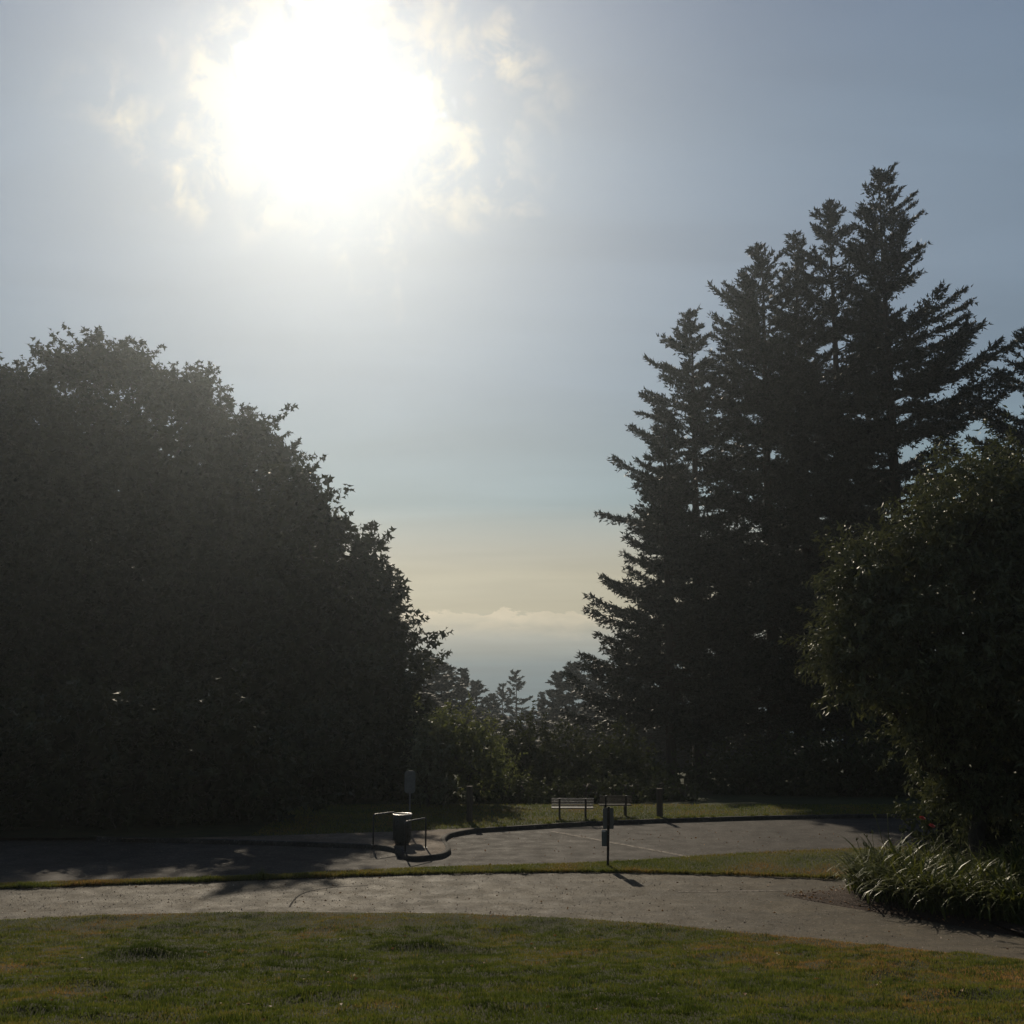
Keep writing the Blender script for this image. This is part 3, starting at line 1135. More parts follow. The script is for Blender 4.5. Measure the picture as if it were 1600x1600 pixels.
# ------------------------------------------------------------------ tall firs on the right
FIRS = [
    # px, top py, D, radius, clear, seed, label
    (1090, 486, 75, 6.4, 3.5, 11, 'narrow-topped tall fir, leftmost of the tall firs, ragged branches towards the gap'),
    (1046, 640, 71, 6.4, 3.4, 12, 'shorter ragged fir at the left edge of the tall firs'),
    (1205, 384, 78, 6.8, 3.0, 13, 'dense tall fir, second tall spire from the left of the right-hand firs'),
    (1266, 366, 80, 5.0, 3.0, 14, 'slim fir squeezed between the second spire and the forked pair of tall firs'),
    (1328, 322, 79, 7.6, 2.5, 15, 'tall fir just left of the tallest one'),
    (1412, 268, 76, 8.0, 2.5, 16, 'tallest fir of all, with long upswept branches reaching right'),
    (1640, 512, 77, 5.6, 3.0, 17, 'dark fir cut by the right edge of the picture'),
]
for px, py, D, Rm, cl, seed, lab in FIRS:
    loc = stand(px, D)
    root = empty('fir_tree', loc, 0.0)
    tag(root, lab, 'fir tree', 'tall firs on the right')
    a, b2 = conifer_parts(seed, height_to(px, py, D), Rm, cl, **{11: dict(bias=-0.03, cone=0.37, up_top=34, nper=7.5), 12: dict(bias=-0.06, cone=0.33, nper=7.0, up_top=30, droopy=0.42, irregular=0.5), 13: dict(cone=0.38, irregular=0.3, up_top=42, nper=6.5),
                                                                          14: dict(cone=0.28, up_top=46), 15: dict(cone=0.42, up_top=38, irregular=0.5), 16: dict(bias=0.30, cone=0.46, up_top=42, irregular=0.55, nper=5.2),
                                                                          17: dict(cone=0.4, droopy=0.45)}[seed])
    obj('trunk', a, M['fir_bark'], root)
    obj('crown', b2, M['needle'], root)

# ------------------------------------------------------------------ maples on the left
def rel(px, py, D, base):
    x, y, z = at(px, py, D)
    return np.array((x - base[0], y - base[1], z - base[2]))


def maple(px, D, lob_px, seed, label, density=2.0, size=0.40, trunk_r=0.42, name='maple_tree', leafm='maple_leaf', group='maples on the left', zmin=0.6, **kw):
    kw.setdefault('long_frac', 0.15)
    base = stand(px, D)
    lobes = []
    for lx, ly, rx, rz, dd in lob_px:        # lobe centre (photo px), radii (px), depth offset
        c = rel(lx, ly, D + dd, base)
        k = (D + dd) / FPX
        lobes.append((*c, rx * k, (rx + rz) * 0.5 * k, rz * k))
    zc = min(l[2] - l[5] for l in lobes)
    return broadleaf(name, base, lobes, seed, label, 'tree', leafm, 'maple_bark', density, 'maple', size, max(2.5, zc + 1.5), trunk_r, group, zmin=zmin, **kw)


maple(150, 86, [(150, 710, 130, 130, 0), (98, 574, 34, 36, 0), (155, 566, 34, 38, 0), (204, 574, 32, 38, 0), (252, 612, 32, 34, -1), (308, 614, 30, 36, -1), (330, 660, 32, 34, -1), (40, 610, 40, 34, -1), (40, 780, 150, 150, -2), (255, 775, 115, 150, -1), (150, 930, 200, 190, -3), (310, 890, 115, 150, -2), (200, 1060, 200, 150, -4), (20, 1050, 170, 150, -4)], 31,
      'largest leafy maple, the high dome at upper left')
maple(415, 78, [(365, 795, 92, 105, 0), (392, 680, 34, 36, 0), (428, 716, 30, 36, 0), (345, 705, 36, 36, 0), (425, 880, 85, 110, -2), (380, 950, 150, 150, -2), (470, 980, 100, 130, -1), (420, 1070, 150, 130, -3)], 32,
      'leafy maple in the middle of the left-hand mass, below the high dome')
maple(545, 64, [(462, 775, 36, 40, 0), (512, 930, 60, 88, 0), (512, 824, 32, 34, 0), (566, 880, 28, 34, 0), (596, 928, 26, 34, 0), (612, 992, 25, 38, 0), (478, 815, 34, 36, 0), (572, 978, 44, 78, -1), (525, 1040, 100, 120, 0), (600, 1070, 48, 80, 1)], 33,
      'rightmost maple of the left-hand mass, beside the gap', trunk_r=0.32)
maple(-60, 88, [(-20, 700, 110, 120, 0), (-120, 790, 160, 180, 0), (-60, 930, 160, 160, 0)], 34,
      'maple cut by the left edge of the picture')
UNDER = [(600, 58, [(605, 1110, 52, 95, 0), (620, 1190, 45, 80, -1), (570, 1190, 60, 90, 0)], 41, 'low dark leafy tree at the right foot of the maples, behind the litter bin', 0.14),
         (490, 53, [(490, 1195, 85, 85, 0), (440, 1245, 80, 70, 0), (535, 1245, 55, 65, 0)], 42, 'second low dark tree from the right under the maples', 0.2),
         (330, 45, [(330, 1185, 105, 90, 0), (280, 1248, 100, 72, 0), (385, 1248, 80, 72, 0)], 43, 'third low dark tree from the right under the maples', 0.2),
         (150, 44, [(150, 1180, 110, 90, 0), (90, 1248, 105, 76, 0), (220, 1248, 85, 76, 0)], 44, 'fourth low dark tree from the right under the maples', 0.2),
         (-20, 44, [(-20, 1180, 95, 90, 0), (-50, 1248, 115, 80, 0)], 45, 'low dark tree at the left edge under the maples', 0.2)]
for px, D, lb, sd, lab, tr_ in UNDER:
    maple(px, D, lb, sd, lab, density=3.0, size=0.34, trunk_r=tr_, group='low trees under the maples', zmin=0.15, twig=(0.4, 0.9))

# ------------------------------------------------------------------ glossy broadleaf tree on the right
base = stand(1515, 32.5)
lob = []
for lx, ly, rx, rz, dd in [(1590, 810, 115, 105, 0), (1500, 850, 95, 95, -0.5), (1400, 925, 85, 85, -0.5), (1330, 1010, 52, 70, -0.8), (1340, 900, 40, 50, -.3), (1430, 1040, 95, 95, -0.6),
                           (1550, 990, 125, 120, -1.0), (1690, 930, 130, 150, 0), (1570, 1150, 110, 110, 0.5), (1680, 1170, 140, 130, 0), (1470, 1120, 60, 60, 0), (1500, 1215, 45, 55, 0.3)]:
    c = rel(lx, ly, 32.5 + dd, base)
    k = 32.5 / FPX
    lob.append((*c, rx * k, (rx + rz) * .5 * k, rz * k))
broadleaf('laurel_tree', base, lob, 51, 'glossy-leaved broadleaf tree glinting at the right edge above the strappy plants', 'tree', 'laurel_leaf', 'maple_bark',
          13, 'lance', 0.19, 2.2, 0.24, twig=(0.3, 0.75), per=12, long_frac=0.14, up_bias=0.25, droop=0.45, inner_fill=0.3, zmin=0.5)

# ------------------------------------------------------------------ shrubs and little trees round the far lawn
def shrub(px, D, lob_px, seed, label, name='shrub', density=7.0, size=0.19, leaf='oval', group='shrubs behind the benches', trunk_h=0.8, trunk_r=0.07, stems=3, zmin=0.1, lm='shrub_leaf', **kw):
    base = stand(px, D)
    if D < 50.5:
        base = (base[0], base[1], 0.15)
    lobes = []
    for lx, ly, rx, rz, dd in lob_px:
        c = rel(lx, ly, D + dd, base)
        k = (D + dd) / FPX
        lobes.append((*c, rx * k, (rx + rz) * 0.5 * k, rz * k))
    kw.setdefault('twig', (0.25, 0.6))
    kw.setdefault('per', 9)
    return broadleaf(name, base, lobes, seed, label, 'shrub' if name == 'shrub' else 'tree', lm, 'maple_bark', density, leaf, size, trunk_h, trunk_r, group, stems=stems, zmin=zmin, **kw)


shrub(733, 51.5, [(695, 1155, 40, 40, 0), (735, 1160, 42, 45, .3), (690, 1195, 32, 38, -.2), (730, 1205, 40, 35, 0), (765, 1200, 22, 40, 0)], 61,
      'small round-headed leafy tree beyond the far lawn, left of the benches', 'small_tree', density=9, size=0.15, group=None, trunk_h=1.9, trunk_r=0.13, stems=1, zmin=0.7, lm='pale_leaf')
shrub(672, 50, [(672, 1180, 24, 50, 0), (664, 1225, 20, 32, 0), (685, 1235, 18, 24, 0)], 62, 'glinting bush right beside the tall rounded sign', density=7, group=None, lm='laurel_leaf')
shrub(765, 55, [(765, 1235, 28, 35, 0), (775, 1205, 22, 30, 0)], 63, 'pale green bush right of the small round-headed tree', density=6, group=None, lm='pale_leaf')
shrub(815, 60, [(820, 1175, 45, 42, 0), (800, 1220, 50, 50, 0), (845, 1228, 45, 48, 0)], 64, 'dark shrub left of the slatted bench')
shrub(890, 61, [(890, 1190, 50, 45, 0), (870, 1232, 50, 45, 0), (920, 1230, 45, 48, 0)], 65, 'dark shrub right behind the slatted bench')
shrub(965, 59, [(965, 1195, 45, 50, 0), (950, 1238, 42, 42, 0), (995, 1235, 42, 42, 0)], 66, 'dark shrub behind the second bench and the sign')
shrub(1025, 63, [(1022, 1218, 22, 34, 0), (1030, 1244, 22, 22, 0)], 67, 'pale bush showing behind the wooden post', group=None, density=6)
for k, (px, D, w, h) in enumerate([(650, 52.5, 34, 30), (700, 53, 36, 26), (752, 53, 36, 30), (805, 53, 38, 28), (862, 53.5, 40, 30), (920, 53.5, 40, 30), (975, 53.5, 40, 32), (1025, 55, 30, 24), (1062, 55, 28, 24)]):
    shrub(px, D, [(px, 1250, w, h, 0), (px + 14, 1256, w * .7, h * .7, .3)], 170 + k,
          'low bush at the far lawn edge, ' + ['behind the tall rounded sign', 'left of the left-hand wooden post', 'right of the left-hand wooden post', 'between left-hand post and slatted bench',
           'behind the left end of the slatted bench', 'between the two benches', 'behind the right end of the second bench', 'just behind the right-hand wooden post', 'beside the slim fir trunk'][k],
          density=6, size=0.17, group='low bushes at the back of the far lawn', zmin=-0.3)
for k, (px, D, top, w) in enumerate([(1500, 37, 1195, 70), (1600, 38, 1180, 85), (1690, 38, 1180, 85)]):  # bushes added to darken the shaded road behind the bed
    shrub(px, D, [(px, top + 60, w, 60, 0), (px - w * .5, top + 105, w * .7, 45, 0), (px + w * .5, top + 105, w * .7, 45, .3)], 190 + k,
          ['bush added for darkness right behind the rose bush', 'bush added for darkness behind the trunk of the glossy tree', 'bush added for darkness at the right edge behind the glossy tree'][k], density=5, size=0.15, group='bushes added for darkness behind the bed', inner_fill=0.5)
for k, (px, D, top, w) in enumerate([(1100, 66, 1175, 60), (1170, 62, 1165, 70), (1250, 61, 1150, 75), (1335, 60, 1150, 75), (1420, 60, 1150, 75), (1510, 60, 1150, 80), (1600, 60, 1150, 80)]):
    shrub(px, D, [(px, top + 50, w, 55, 0), (px - w * .5, top + 85, w * .7, 45, 0), (px + w * .5, top + 85, w * .7, 45, .3)], 70 + k,
          ['dark shrub between the fir trunks', 'dark shrub just right of the fir trunks', 'dark shrub under the second fir spire', 'dark shrub under the tallest firs',
           'dark shrub above the left end of the strappy plants', 'dark shrub above the red roses', 'dark shrub at the right edge beyond the glossy tree'][k],
          density=2.6, size=0.2, group='dark shrubs under the firs', inner_fill=0.6)

# ------------------------------------------------------------------ conifers in the valley beyond the gap
PROTO = {}
for key, kw in {'dense': dict(Rm=4.6, clear=1.5, shape=0.75, irregular=0.4), 'spire': dict(Rm=3.2, clear=1.0, shape=0.95, irregular=0.2), 'open': dict(Rm=4.4, clear=3.0, shape=0.6, irregular=0.5)}.items():
    PROTO[key] = conifer_parts(90 + len(PROTO), 26.0, kw['Rm'], kw['clear'], nper=5.6 if key != 'open' else 3.6, spacing=0.6 if key != 'open' else 1.0, twig_sp=0.30, needle=0.55, width=0.40, slim=1.0,
                               shape=kw['shape'], irregular=kw['irregular'], up_top=45, up_low=-4)
FAR = [(805, 1052, 190, 'open', 1.0, 'open-crowned conifer standing tallest in the middle of the valley gap'),
       (786, 1072, 196, 'open', .8, 'thin conifer touching the left side of the middle gap conifer'),
       (768, 1086, 170, 'dense', .9, 'lowest conifer at the right end of the left-hand valley row'),
       (744, 1066, 165, 'dense', 1.1, 'rounded conifer between the thin spire and the low valley notch'),
       (722, 1048, 150, 'spire', 1.1, 'valley conifer with a thin needle-like spire'),
       (692, 1038, 130, 'dense', 1.3, 'broad dark valley conifer left of the thin spire'),
       (664, 1022, 120, 'dense', 1.3, 'valley conifer half hidden by the maples'),
       (846, 1084, 185, 'spire', .8, 'small pointed conifer right of the valley notch'),
       (872, 1052, 150, 'dense', 1.0, 'left shoulder conifer of the right-hand valley clump'),
       (897, 1038, 145, 'dense', 1.25, 'broad conifer topping the right-hand valley clump'),
       (930, 1044, 140, 'spire', 1.3, 'conifer at the right of the valley clump under the ragged fir branch'),
       (962, 1056, 130, 'dense', 1.2, 'valley conifer just left of the ragged fir'),
       (1000, 1060, 120, 'dense', 1.2, 'valley conifer seen behind the ragged fir'),
       (655, 1085, 100, 'dense', 1.5, 'dark valley conifer close behind the tall rounded sign'),
       (1045, 1075, 110, 'dense', 1.4, 'valley conifer seen left of the slimmer fir trunk'),
       (1085, 1070, 118, 'dense', 1.4, 'valley conifer seen between the two fir trunks'),
       (1130, 1080, 108, 'dense', 1.4, 'valley conifer seen right of the stouter fir trunk'),
       (1190, 1080, 112, 'dense', 1.4, 'valley conifer low under the second fir spire'),
       (845, 1128, 122, 'dense', 1.5, 'low dark conifer in the front row of the valley wood, above the bench back'),
       (800, 1130, 118, 'dense', 1.5, 'low dark conifer in the front row of the valley wood, right of the little tree'),
       (900, 1125, 112, 'dense', 1.5, 'low dark conifer in the front row of the valley wood, above the sign post'),
       (760, 1125, 112, 'dense', 1.5, 'low dark conifer in the front row, behind the right of the little tree'),
       (970, 1110, 108, 'dense', 1.5, 'low dark conifer in the front row left of the wooden post'),
       (1015, 1110, 104, 'dense', 1.5, 'low dark conifer in the front row above the wooden post'),
       (825, 1112, 150, 'dense', 1.2, 'dark low conifer filling the valley floor below the gap'),
       (780, 1118, 140, 'dense', 1.2, 'dark low conifer above the round-headed little tree'),
       (870, 1110, 135, 'dense', 1.3, 'dark low conifer above the slatted bench'),
       (925, 1105, 118, 'dense', 1.3, 'dark low conifer above the second bench'),
       (735, 1112, 128, 'dense', 1.2, 'dark low conifer behind the crown of the little tree'),
       (690, 1100, 112, 'dense', 1.2, 'dark low conifer right of the low leafy tree')]
for px, py, D, key, ws, lab in FAR:
    loc = stand(px, D)
    hgt = height_to(px, py, D)
    if hgt < 14:
        loc = (loc[0], loc[1], loc[2] - 0.0)
    root = empty('valley_conifer', loc, rng.uniform(0, 6.28))
    sc = hgt / 26.0
    root.scale = (max(0.72, sc) * ws * 1.2, max(0.72, sc) * ws * 1.2, sc)
    tag(root, lab, 'conifer', 'conifers in the valley beyond the lawn')
    for nm, me, mt in (('trunk', PROTO[key][0], 'fir_bark'), ('crown', PROTO[key][1], 'far_needle')):
        obj(nm, me, M[mt], root)

# ------------------------------------------------------------------ strappy plants in the bed
def daylily_mesh(seed, nb, Lr, spread):
    r = np.random.default_rng(seed)
    acc = Acc()
    seg = 7
    for _ in range(nb):
        az = r.uniform(0, 2 * PI)
        L = r.uniform(*Lr)
        a0_ = r.uniform(0.95, 1.5)
        bend = r.uniform(1.2, 2.7)
        b0 = r.normal(0, spread, 2)
        w = r.uniform(0.018, 0.03)
        p = np.array((b0[0], b0[1], 0.0))
        pts = []
        twist = r.normal(0, 0.5)
        for k in range(seg):
            s = k / (seg - 1)
            e = a0_ - bend * s ** 1.4
            pts.append(p.copy())
            step = L / (seg - 1)
            p = p + step * np.array((math.cos(az) * math.cos(e), math.sin(az) * math.cos(e), math.sin(e)))
            p[2] = max(p[2], 0.02)
        pts = np.array(pts)
        wd = w * np.array([0.75, 1, 1, .95, .8, .5, .06])
        sd = np.array((-math.sin(az + twist * 0.4), math.cos(az + twist * 0.4), 0.12 * twist))
        V = np.stack([pts - sd * wd[:, None], pts + sd * wd[:, None]], 1).reshape(-1, 3)
        F = []
        for k in range(seg - 1):
            F += [(2 * k, 2 * k + 1, 2 * k + 3), (2 * k, 2 * k + 3, 2 * k + 2)]
        acc.add(V, np.array(F), np.clip(r.normal(0.45, 0.25) + (0.5 if r.random() < 0.06 else 0), 0, 1))
    return acc.mesh('foliage', True)


def stalk_mesh(seed, k_, h):
    r = np.random.default_rng(seed)
    acc = Acc()
    for _ in range(k_):
        az = r.uniform(0, 6.28)
        t_ = np.linspace(0, 1, 6)
        H_ = h * r.uniform(.85, 1.15)
        P = np.stack([np.cos(az) * 0.3 * t_ ** 1.6, np.sin(az) * 0.3 * t_ ** 1.6, H_ * t_], 1)
        acc.add(*tube_arrays(P, 0.008, 5))
        for q in range(3):
            tip = P[-1] + r.normal(0, 0.03, 3)
            acc.add(*tube_arrays([P[-1] - (0, 0, .02), tip + (0, 0, .04), tip + (0, 0, .08)], [0.005, 0.013, 0.004], 5), tint=0.9)
    return acc.mesh('flower_stalk', True)


DL = [daylily_mesh(101, 230, (0.95, 1.65), 0.22), daylily_mesh(102, 250, (1.0, 1.8), 0.26), daylily_mesh(103, 210, (0.9, 1.55), 0.22)]
ST = [stalk_mesh(111, 3, 1.45), stalk_mesh(112, 2, 1.6)]
CL = [(1358, 1392, 0, .9), (1372, 1400, 1, .85), (1392, 1388, 1, 1.05), (1392, 1409, 2, 1.0), (1425, 1400, 1, 1.05), (1440, 1419, 0, 1.05), (1470, 1399, 2, 1.1), (1490, 1427, 1, 1.0),
      (1520, 1410, 0, 1.1), (1545, 1435, 2, 1.05), (1570, 1416, 1, 1.1), (1600, 1443, 0, 1.05), (1625, 1422, 2, 1.1), (1400, 1380, 0, .95), (1460, 1384, 1, .95), (1540, 1388, 2, 1.0), (1600, 1392, 1, 1.0)]
CLAB = ['leftmost strappy-leaved clump in the bed, at the point end', 'strappy clump at the front left, just behind the mulch point', 'strappy clump second from the left in the middle row',
        'strappy clump third from the left along the path edge', 'strappy clump in the middle row below the red roses', 'strappy clump fourth from the left along the path edge',
        'strappy clump in the middle row right of the roses', 'strappy clump with blades hanging over the path, near the middle of the bed edge', 'tall strappy clump in the middle row under the glossy tree',
        'strappy clump on the dark path edge right of the overhanging one', 'strappy clump in the middle row near the right edge of the picture', 'strappy clump on the path edge cut by the right of the picture',
        'strappy clump at the right edge in the middle row', 'strappy clump in the back row next to the verge, left of the roses', 'strappy clump in the back row at the foot of the roses',
        'strappy clump in the back row under the glossy tree', 'strappy clump in the back row at the right edge']
for (px, py, k, s), lab in zip(CL, CLAB):
    x, y = on_ground(px, py, 0.1)
    root = empty('daylily_clump', (x, y, gz(x, y) + 0.06), rng.uniform(0, 6.28))
    root.scale = (s, s, s)
    tag(root, lab, 'plant', 'strappy clumps in the flower bed')
    f = obj('foliage', DL[k], M['daylily_leaf'], root)
    f['kind'] = 'stuff'
    if rng.random() < 0.6:
        obj('flower_stalk', ST[k % 2], M['daylily_leaf'], root)

# rose bush with two red blooms
rx, ry = on_ground(1462, 1372, 0.05)
ry = 31.0
rx = at(1466, 1300, ry)[0]
root = empty('rose_bush', (rx, ry, gz(rx, ry)))
tag(root, 'thin rose bush with two red blooms behind the strappy plants', 'rose bush')
acc = Acc()
lf = Acc()
r_ = np.random.default_rng(5)
tips = [rel(1441, 1279, ry - .2, root.location), rel(1456, 1291, ry - .3, root.location), rel(1475, 1255, ry, root.location), rel(1520, 1235, ry + .1, root.location),
        rel(1505, 1262, ry, root.location), rel(1545, 1250, ry, root.location), rel(1530, 1215, ry + .2, root.location), rel(1488, 1300, ry, root.location)]
for tp in tips:
    s_ = np.linspace(0, 1, 7)[:, None]
    b0 = np.array((r_.normal(0.2, .12), r_.normal(0, .12), 0))
    P = b0 + (tp - b0) * s_ + np.array((0, 0, 0.25)) * np.sin(s_ * PI) * .5
    P[-1] = tp
    acc.add(*tube_arrays(P, np.linspace(0.011, 0.005, 7), 5))
    nl = 34
    si = r_.uniform(0.25, 0.97, nl)
    pp = np.stack([np.interp(si, np.linspace(0, 1, 7), P[:, k]) for k in range(3)], 1)
    ax = unit(r_.normal(0, 1, (nl, 3)) + (0, 0, .2))
    leaves(lf, pp + ax * 0.04, ax, 0.085 * r_.uniform(.7, 1.3, nl), 'oval', r_, np.clip(r_.normal(.5, .2, nl), 0, 1))
obj('cane', acc.mesh('cane'), M['shrub_leaf'], root)
f = obj('leaves', lf.mesh('leaves'), M['shrub_leaf'], root)
f['kind'] = 'stuff'
for tp in tips[:2]:
    bm = bmesh.new()
    for ring, (npet, rad, tilt, sz) in enumerate([(5, .012, 1.25, .05), (6, .024, .8, .058), (6, .032, .35, .06)]):
        for k in range(npet):
            a_ = 2 * PI * k / npet + ring
            o_ = Vector((math.cos(a_), math.sin(a_), 0))
            s2 = Vector((-math.sin(a_), math.cos(a_), 0))
            upv = o_ * math.cos(tilt) + Vector((0, 0, math.sin(tilt)))
            b_ = o_ * rad
            vs = [bm.verts.new(b_ - s2 * sz * .25), bm.verts.new(b_ + s2 * sz * .25), bm.verts.new(b_ + upv * sz * .7 + s2 * sz * .55),
                  bm.verts.new(b_ + upv * sz), bm.verts.new(b_ + upv * sz * .7 - s2 * sz * .55)]
            bm.faces.new(vs)
    o = bm_obj('bloom', bm, M['rose_petal'], root)
    o.location = tp
    o.rotation_euler = (0.5, 0.2, 0)

# fallen leaves
FLv = Acc()
N = 420
q = rng.random((N, 2))
bx0, by0 = BED.min(0)
bx1, by1 = BED.max(0)
px_ = bx0 + (bx1 - bx0) * rng.random(9000) ** 2.0
py_ = by0 + (by1 - by0) * rng.random(9000)
kk = inside(BED, px_, py_) & (px_ < bx0 + 5)
px_, py_ = px_[kk][:800], py_[kk][:800]
pp = np.stack([px_, py_, ground_z(px_, py_) + 0.06 + 0.07 * rng.random(len(px_))], 1)
x2 = rng.uniform(-12, 12, 150)
y2 = path_near(x2) + (path_far(x2) - path_near(x2)) * rng.random(150)
p2 = np.stack([x2, y2, ground_z(x2, y2) + 0.045], 1)
x3 = rng.uniform(-4, 16, 260)
y3 = rng.uniform(34, 43, 260)
p3 = np.stack([x3, y3, np.full(260, 0.04)], 1)
k3 = ~inside(FL, x3, y3)
x4 = rng.uniform(-8, 8, 260)
y4 = rng.uniform(11, 25, 260)
k4 = (y4 < path_near(x4) - 0.1)
p4 = np.stack([x4, y4, ground_z(x4, y4) + 0.07 + bumps(x4, y4) + 0.02], 1)[k4]
pp = np.concatenate([pp, p2, p3[k3], p4])
leaves(FLv, pp, unit(rng.normal(0, 1, pp.shape) * (1, 1, .25)), rng.uniform(.045, .09, len(pp)), 'oval', rng, rng.random(len(pp)), 0.0)
tag(obj('fallen_leaves', FLv.mesh('fallen_leaves'), M['dry_leaf']), 'brown fallen leaves scattered on the mulch, path and road', 'leaves', kind='stuff')


# grit chips added to imitate glints on the path surface
N = 12000
gx = rng.uniform(-14, 13, N)
gy = path_near(gx) + (path_far(gx) - path_near(gx)) * rng.random(N)
kg = ~inside(BED, gx, gy)
gx, gy = gx[kg], gy[kg]
N = len(gx)
c0 = np.stack([gx, gy, ground_z(gx, gy) + 0.034], 1)
sz = rng.uniform(0.006, 0.016, N) * (1 + 0.8 * (rng.random(N) < 0.08))
an = rng.uniform(0, 6.28, N)
tet = np.zeros((N, 4, 3))
for k in range(3):
    tet[:, k] = c0 + sz[:, None] * np.stack([np.cos(an + k * 2.09), np.sin(an + k * 2.09), np.zeros(N)], 1)
tet[:, 3] = c0 + np.stack([rng.normal(0, .4, N) * sz, rng.normal(0, .4, N) * sz, sz * rng.uniform(.7, 1.4, N)], 1)
gf = np.array([(0, 1, 3), (1, 2, 3), (2, 0, 3)])[None] + (np.arange(N) * 4)[:, None, None]
m, t_, b = mat('glint_stone', 0.85, 0.08)
t_.l.new(t_.ramp(t_.node('ShaderNodeAttribute', attribute_name='tint').outputs['Fac'], [(0.0, (0.03, 0.026, 0.022)), (0.6, (0.10, 0.085, 0.07)), (1.0, (0.32, 0.27, 0.22))]), b.inputs['Base Color'])
tag(obj('glint_grit', np_mesh('grit', tet.reshape(-1, 3), gf.reshape(-1, 3), False, np.repeat(rng.random(N), 4)), m), 'added grit imitating glints on the path surface', 'grit', kind='stuff')

# ------------------------------------------------------------------ street furniture
def cyl(bm, c, r0, r1, h, seg=20, cap=True):
    res = bmesh.ops.create_cone(bm, cap_ends=cap, segments=seg, radius1=r0, radius2=r1, depth=h)['verts']
    for v in res:
        v.co += Vector(c) + Vector((0, 0, h / 2))
    return res


def tube_obj(name, P, rad, material, parent, sides=10):
    V, F = tube_arrays(P, rad, sides)
    return obj(name, np_mesh(name, V, F, True), material, parent)


def arc_pts(c, r, a0_, a1_, u, w, k=6):
    return [np.array(c) + r * (math.cos(a) * np.array(u) + math.sin(a) * np.array(w)) for a in np.linspace(a0_, a1_, k)]


# litter bin
bx_, by_ = on_ground(627, 1322, 0.15)
by_ += 0.25
root = empty('litter_bin', (bx_, by_, 0.162), 0.3)
tag(root, 'dark round litter bin with a shiny rim on the pavement between two steel hoops', 'litter bin')
bm = bmesh.new()
prof_b = [(0.0, 0.03), (0.20, 0.03), (0.245, 0.06), (0.275, 0.14), (0.285, 0.5), (0.30, 0.93), (0.285, 0.94), (0.27, 0.90), (0.26, 0.4), (0.0, 0.4)]
rings_ = []
for rr, zz_ in prof_b:
    rings_.append([bm.verts.new((max(rr, 0.001) * math.cos(2 * PI * k / 28), max(rr, 0.001) * math.sin(2 * PI * k / 28), zz_)) for k in range(28)])
for a, b2 in zip(rings_, rings_[1:]):
    for k in range(28):
        bm.faces.new((a[k], a[(k + 1) % 28], b2[(k + 1) % 28], b2[k]))
body = bm_obj('body', bm, M['bin_body'], root, True)
P = [(0.305 * math.cos(a_), 0.305 * math.sin(a_), 0.955) for a_ in np.linspace(0, 2 * PI, 33)]
tube_obj('rim', P, 0.02, M['bin_rim'], root, 8)
bm = bmesh.new()
cyl(bm, (0, 0, 0), 0.22, 0.22, 0.035, 24)
bm_obj('foot', bm, M['dark_iron'], root)
for k in range(18):
    a_ = 2 * PI * k / 18
    bm = bmesh.new()
    from mathutils import Matrix
    box(bm, (0.292 * math.cos(a_), 0.292 * math.sin(a_), 0.52), (0.012, 0.05, 0.72), Matrix.Rotation(a_, 3, 'Z'))
    bm_obj('slat', bm, M['bin_body'], body, bevel=0.003)


def hoop(pa, pb, h, label, lean=0.0):
    A = np.array((*on_ground(*pa, 0.15), 0.15))
    B = np.array((*on_ground(*pb, 0.15), 0.15))
    L = np.linalg.norm(B - A)
    root = empty('steel_hoop', tuple(A))
    tag(root, label, 'hoop rail', 'steel hoops beside the litter bin')
    u = unit(B - A)
    w = np.array((0, 0, 1.0))
    rr = 0.09
    P = [np.zeros(3) - w * 0.05, w * (h - rr) * .5] + arc_pts(w * (h - rr) + u * rr, rr, PI, PI / 2, u, w) + arc_pts(u * (L - rr) + w * (h - rr), rr, PI / 2, 0, u, w) + [u * L + w * (h - rr) * .5, u * L - w * 0.05]
    tube_obj('rail', P, 0.028, M['hoop_steel'], root, 10)
    for q in (np.zeros(3), u * L):
        bm = bmesh.new()
        cyl(bm, tuple(q + (0, 0, 0.01)), 0.06, 0.055, 0.014, 16)
        bm_obj('base_plate', bm, M['hoop_steel'], root)


hoop((583, 1321), (617, 1316), 0.97, 'steel hoop left of the litter bin')
hoop((633, 1332), (665, 1325), 0.93, 'steel hoop right of the litter bin')


def panel(name, w, h, th, material, parent, loc, corner=0.03, rz=0.0):
    bm = bmesh.new()
    pts = []
    for cx_, cz_, a0_ in ((w / 2 - corner, h / 2 - corner, 0), (-w / 2 + corner, h / 2 - corner, PI / 2), (-w / 2 + corner, -h / 2 + corner, PI), (w / 2 - corner, -h / 2 + corner, 1.5 * PI)):
        for k in range(6):
            a_ = a0_ + PI / 2 * k / 5
            pts.append((cx_ + corner * math.cos(a_), cz_ + corner * math.sin(a_)))
    f = [bm.verts.new((x, -th / 2, z)) for x, z in pts]
    g = [bm.verts.new((x, th / 2, z)) for x, z in pts]
    bm.faces.new(f)
    bm.faces.new(g[::-1])
    for k in range(len(pts)):
        bm.faces.new((f[k], g[k], g[(k + 1) % len(pts)], f[(k + 1) % len(pts)]))
    o = bm_obj(name, bm, material, parent)
    o.location = loc
    o.rotation_euler = (0, 0, rz)
    return o


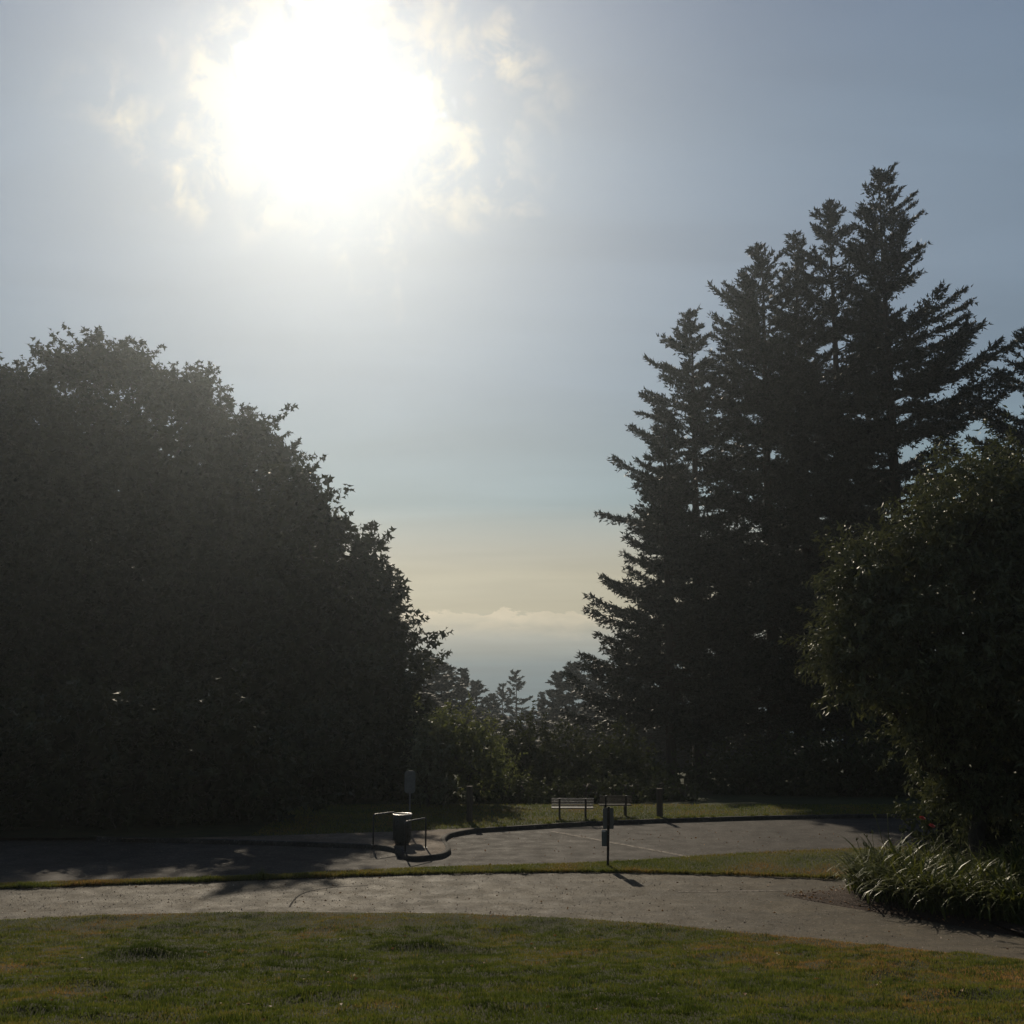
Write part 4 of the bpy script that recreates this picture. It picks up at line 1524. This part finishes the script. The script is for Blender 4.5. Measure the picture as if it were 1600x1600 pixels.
# tall rounded sign behind the bin
sx, sy = on_ground(639.5, 1303, 0.15)
root = empty('tall_sign', (sx, sy, 0.155), R(-6))
tag(root, 'tall narrow sign with rounded top on a post behind the litter bin', 'sign')
hs = (1303 - 1209.5) / FPX * math.hypot(sx, sy) * 1.005
bm = bmesh.new()
box(bm, (0, 0.02, hs / 2 - 0.06), (0.055, 0.03, hs - 0.06))
bm_obj('post', bm, M['galvanised'], root, bevel=0.004)
panel('panel', 0.38, 0.78, 0.012, M['sign_back'], root, (0, -0.003, hs - 0.40), 0.12)
for k in (0.2, 0.62):
    bm = bmesh.new()
    cyl(bm, (0, 0, 0), 0.016, 0.014, 0.012, 10)
    o = bm_obj('bolt', bm, M['bin_rim'], root)
    o.location = (0, -0.009, hs - k)
    o.rotation_euler = (PI / 2, 0, 0)

# sign post on the verge with two sign backs
sx, sy = on_ground(949.5, 1353, 0.08)
root = empty('sign_post', (sx, sy, 0.05), R(3))
tag(root, 'thin sign post with two grey sign backs on the grass strip', 'sign')
hs = (1353 - 1265) / FPX * sy * 1.01
bm = bmesh.new()
lean = Matrix.Rotation(R(1.5), 3, 'Y')
for c, s in (((0, 0.0, hs / 2), (0.062, 0.008, hs)), ((-0.031, -0.016, hs / 2), (0.008, 0.04, hs)), ((0.031, -0.016, hs / 2), (0.008, 0.04, hs))):
    box(bm, c, s)
bmesh.ops.rotate(bm, verts=bm.verts[:], cent=(0, 0, 0), matrix=lean)
post = bm_obj('post', bm, M['dark_iron'], root)
kx = hs * math.tan(R(1.5))
D_ = sy
panel('panel', 0.315, 0.60, 0.006, M['sign_back'], root, (kx * .8 - 0.0, 0.012, hs - 0.34), 0.03)['label'] = 'upper grey sign back'
p2_ = panel('panel', 0.20, 0.46, 0.006, M['sign_back_green'], root, (-0.065, 0.014, hs - 0.90), 0.02)
p2_['label'] = 'lower greenish sign back set to the left'
bm = bmesh.new()
box(bm, (-0.04, -0.006, 0.20), (0.11, 0.003, 0.045))
bm_obj('sticker', bm, M['sticker'], p2_)
for zz_ in (hs - 0.15, hs - 0.52, hs - 0.8):
    bm = bmesh.new()
    cyl(bm, (0, 0, 0), 0.012, 0.01, 0.012, 8)
    o = bm_obj('bolt', bm, M['bin_rim'], root)
    o.location = (kx * zz_ / hs, -0.002, zz_)
    o.rotation_euler = (PI / 2, 0, 0)


# benches seen from behind
def bench(pxl, pxr, pyb, label, slats, rz=0.0, wood='bench_slat'):
    xa, ya = on_ground(pxl, pyb, 0.15)
    xb, _ = on_ground(pxr, pyb, 0.15)
    L = xb - xa
    root = empty('park_bench', ((xa + xb) / 2, ya + 0.1, 0.15), rz)
    tag(root, label, 'bench', 'park benches on the far lawn')
    tilt = Matrix.Rotation(R(12), 3, 'X')
    for sx_ in (-1, 1):
        x0 = sx_ * L * 0.31
        bm = bmesh.new()
        box(bm, (x0, -0.02, 0.20), (0.07, 0.06, 0.42))
        box(bm, (x0, -0.075, 0.60), (0.07, 0.045, 0.42), tilt)
        box(bm, (x0, 0.19, 0.375), (0.06, 0.42, 0.05))
        box(bm, (x0, 0.38, 0.18), (0.06, 0.05, 0.38))
        bm_obj('leg', bm, M['dark_iron'], root, bevel=0.004)
    for k in range(4):
        bm = bmesh.new()
        box(bm, (0, 0.02 + 0.115 * k, 0.42 + 0.012 * (k == 3)), (L, 0.095, 0.036))
        bm_obj('seat_slat', bm, M[wood], root, bevel=0.006)
    for k in range(slats):
        zc = 0.535 + 0.25 * k / (slats - 1)
        bm = bmesh.new()
        box(bm, (0, -0.035 - (zc - 0.42) * 0.21, zc), (L, 0.03, 0.19 / slats), tilt)
        bm_obj('back_slat', bm, M[wood], root, bevel=0.004)


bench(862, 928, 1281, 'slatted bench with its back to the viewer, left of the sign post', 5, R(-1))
bench(937, 988, 1276, 'second bench, coloured dark for its shade and partly hidden by the sign post', 6, R(2), 'bench_slat_shaded')

# timber posts
def timber(px, py, tall, label, rz):
    wx, wy = on_ground(px, py, 0.15)
    root = empty('wooden_post', (wx, wy, 0.13), rz)
    tag(root, label, 'post', 'wooden posts on the far lawn')
    hp = tall / FPX * wy
    bm = bmesh.new()
    box(bm, (0, 0, hp / 2 - 0.05), (0.2, 0.2, hp + 0.02))
    bm_obj('post', bm, M['old_timber'], root, bevel=0.018)
    bm = bmesh.new()
    box(bm, (0, 0, hp - 0.022), (0.215, 0.215, 0.03))
    bm_obj('cap', bm, M['old_timber'], root, bevel=0.006)


timber(1031, 1276, 43, 'stout short wooden post at the kerb right of the benches', R(14))
timber(733.5, 1284, 54, 'stout dark wooden post on the grass left of the benches', R(-8))

# ------------------------------------------------------------------ haze in the air, thickened to imitate lens glare near the sun
bm = bmesh.new()
zlo, zhi = -28.0, 41.0
box(bm, (0, 200, (zlo + zhi) / 2), (1040, 560, zhi - zlo))
hm = bpy.data.materials.new('haze_air')
hm.use_nodes = True
hm.node_tree.nodes.clear()
t_ = NT(hm.node_tree)
pv = t_.node('ShaderNodeVolumePrincipled')
pv.inputs['Color'].default_value = (0.82, 0.92, 1.0, 1)
pv.inputs['Density'].default_value = 0.00038
pv.inputs['Anisotropy'].default_value = 0.86
ou = t_.node('ShaderNodeOutputMaterial')
t_.l.new(pv.outputs[0], ou.inputs['Volume'])
o = bm_obj('haze', bm, hm)
tag(o, 'thin morning haze in the air, also imitating lens glare', kind='stuff')
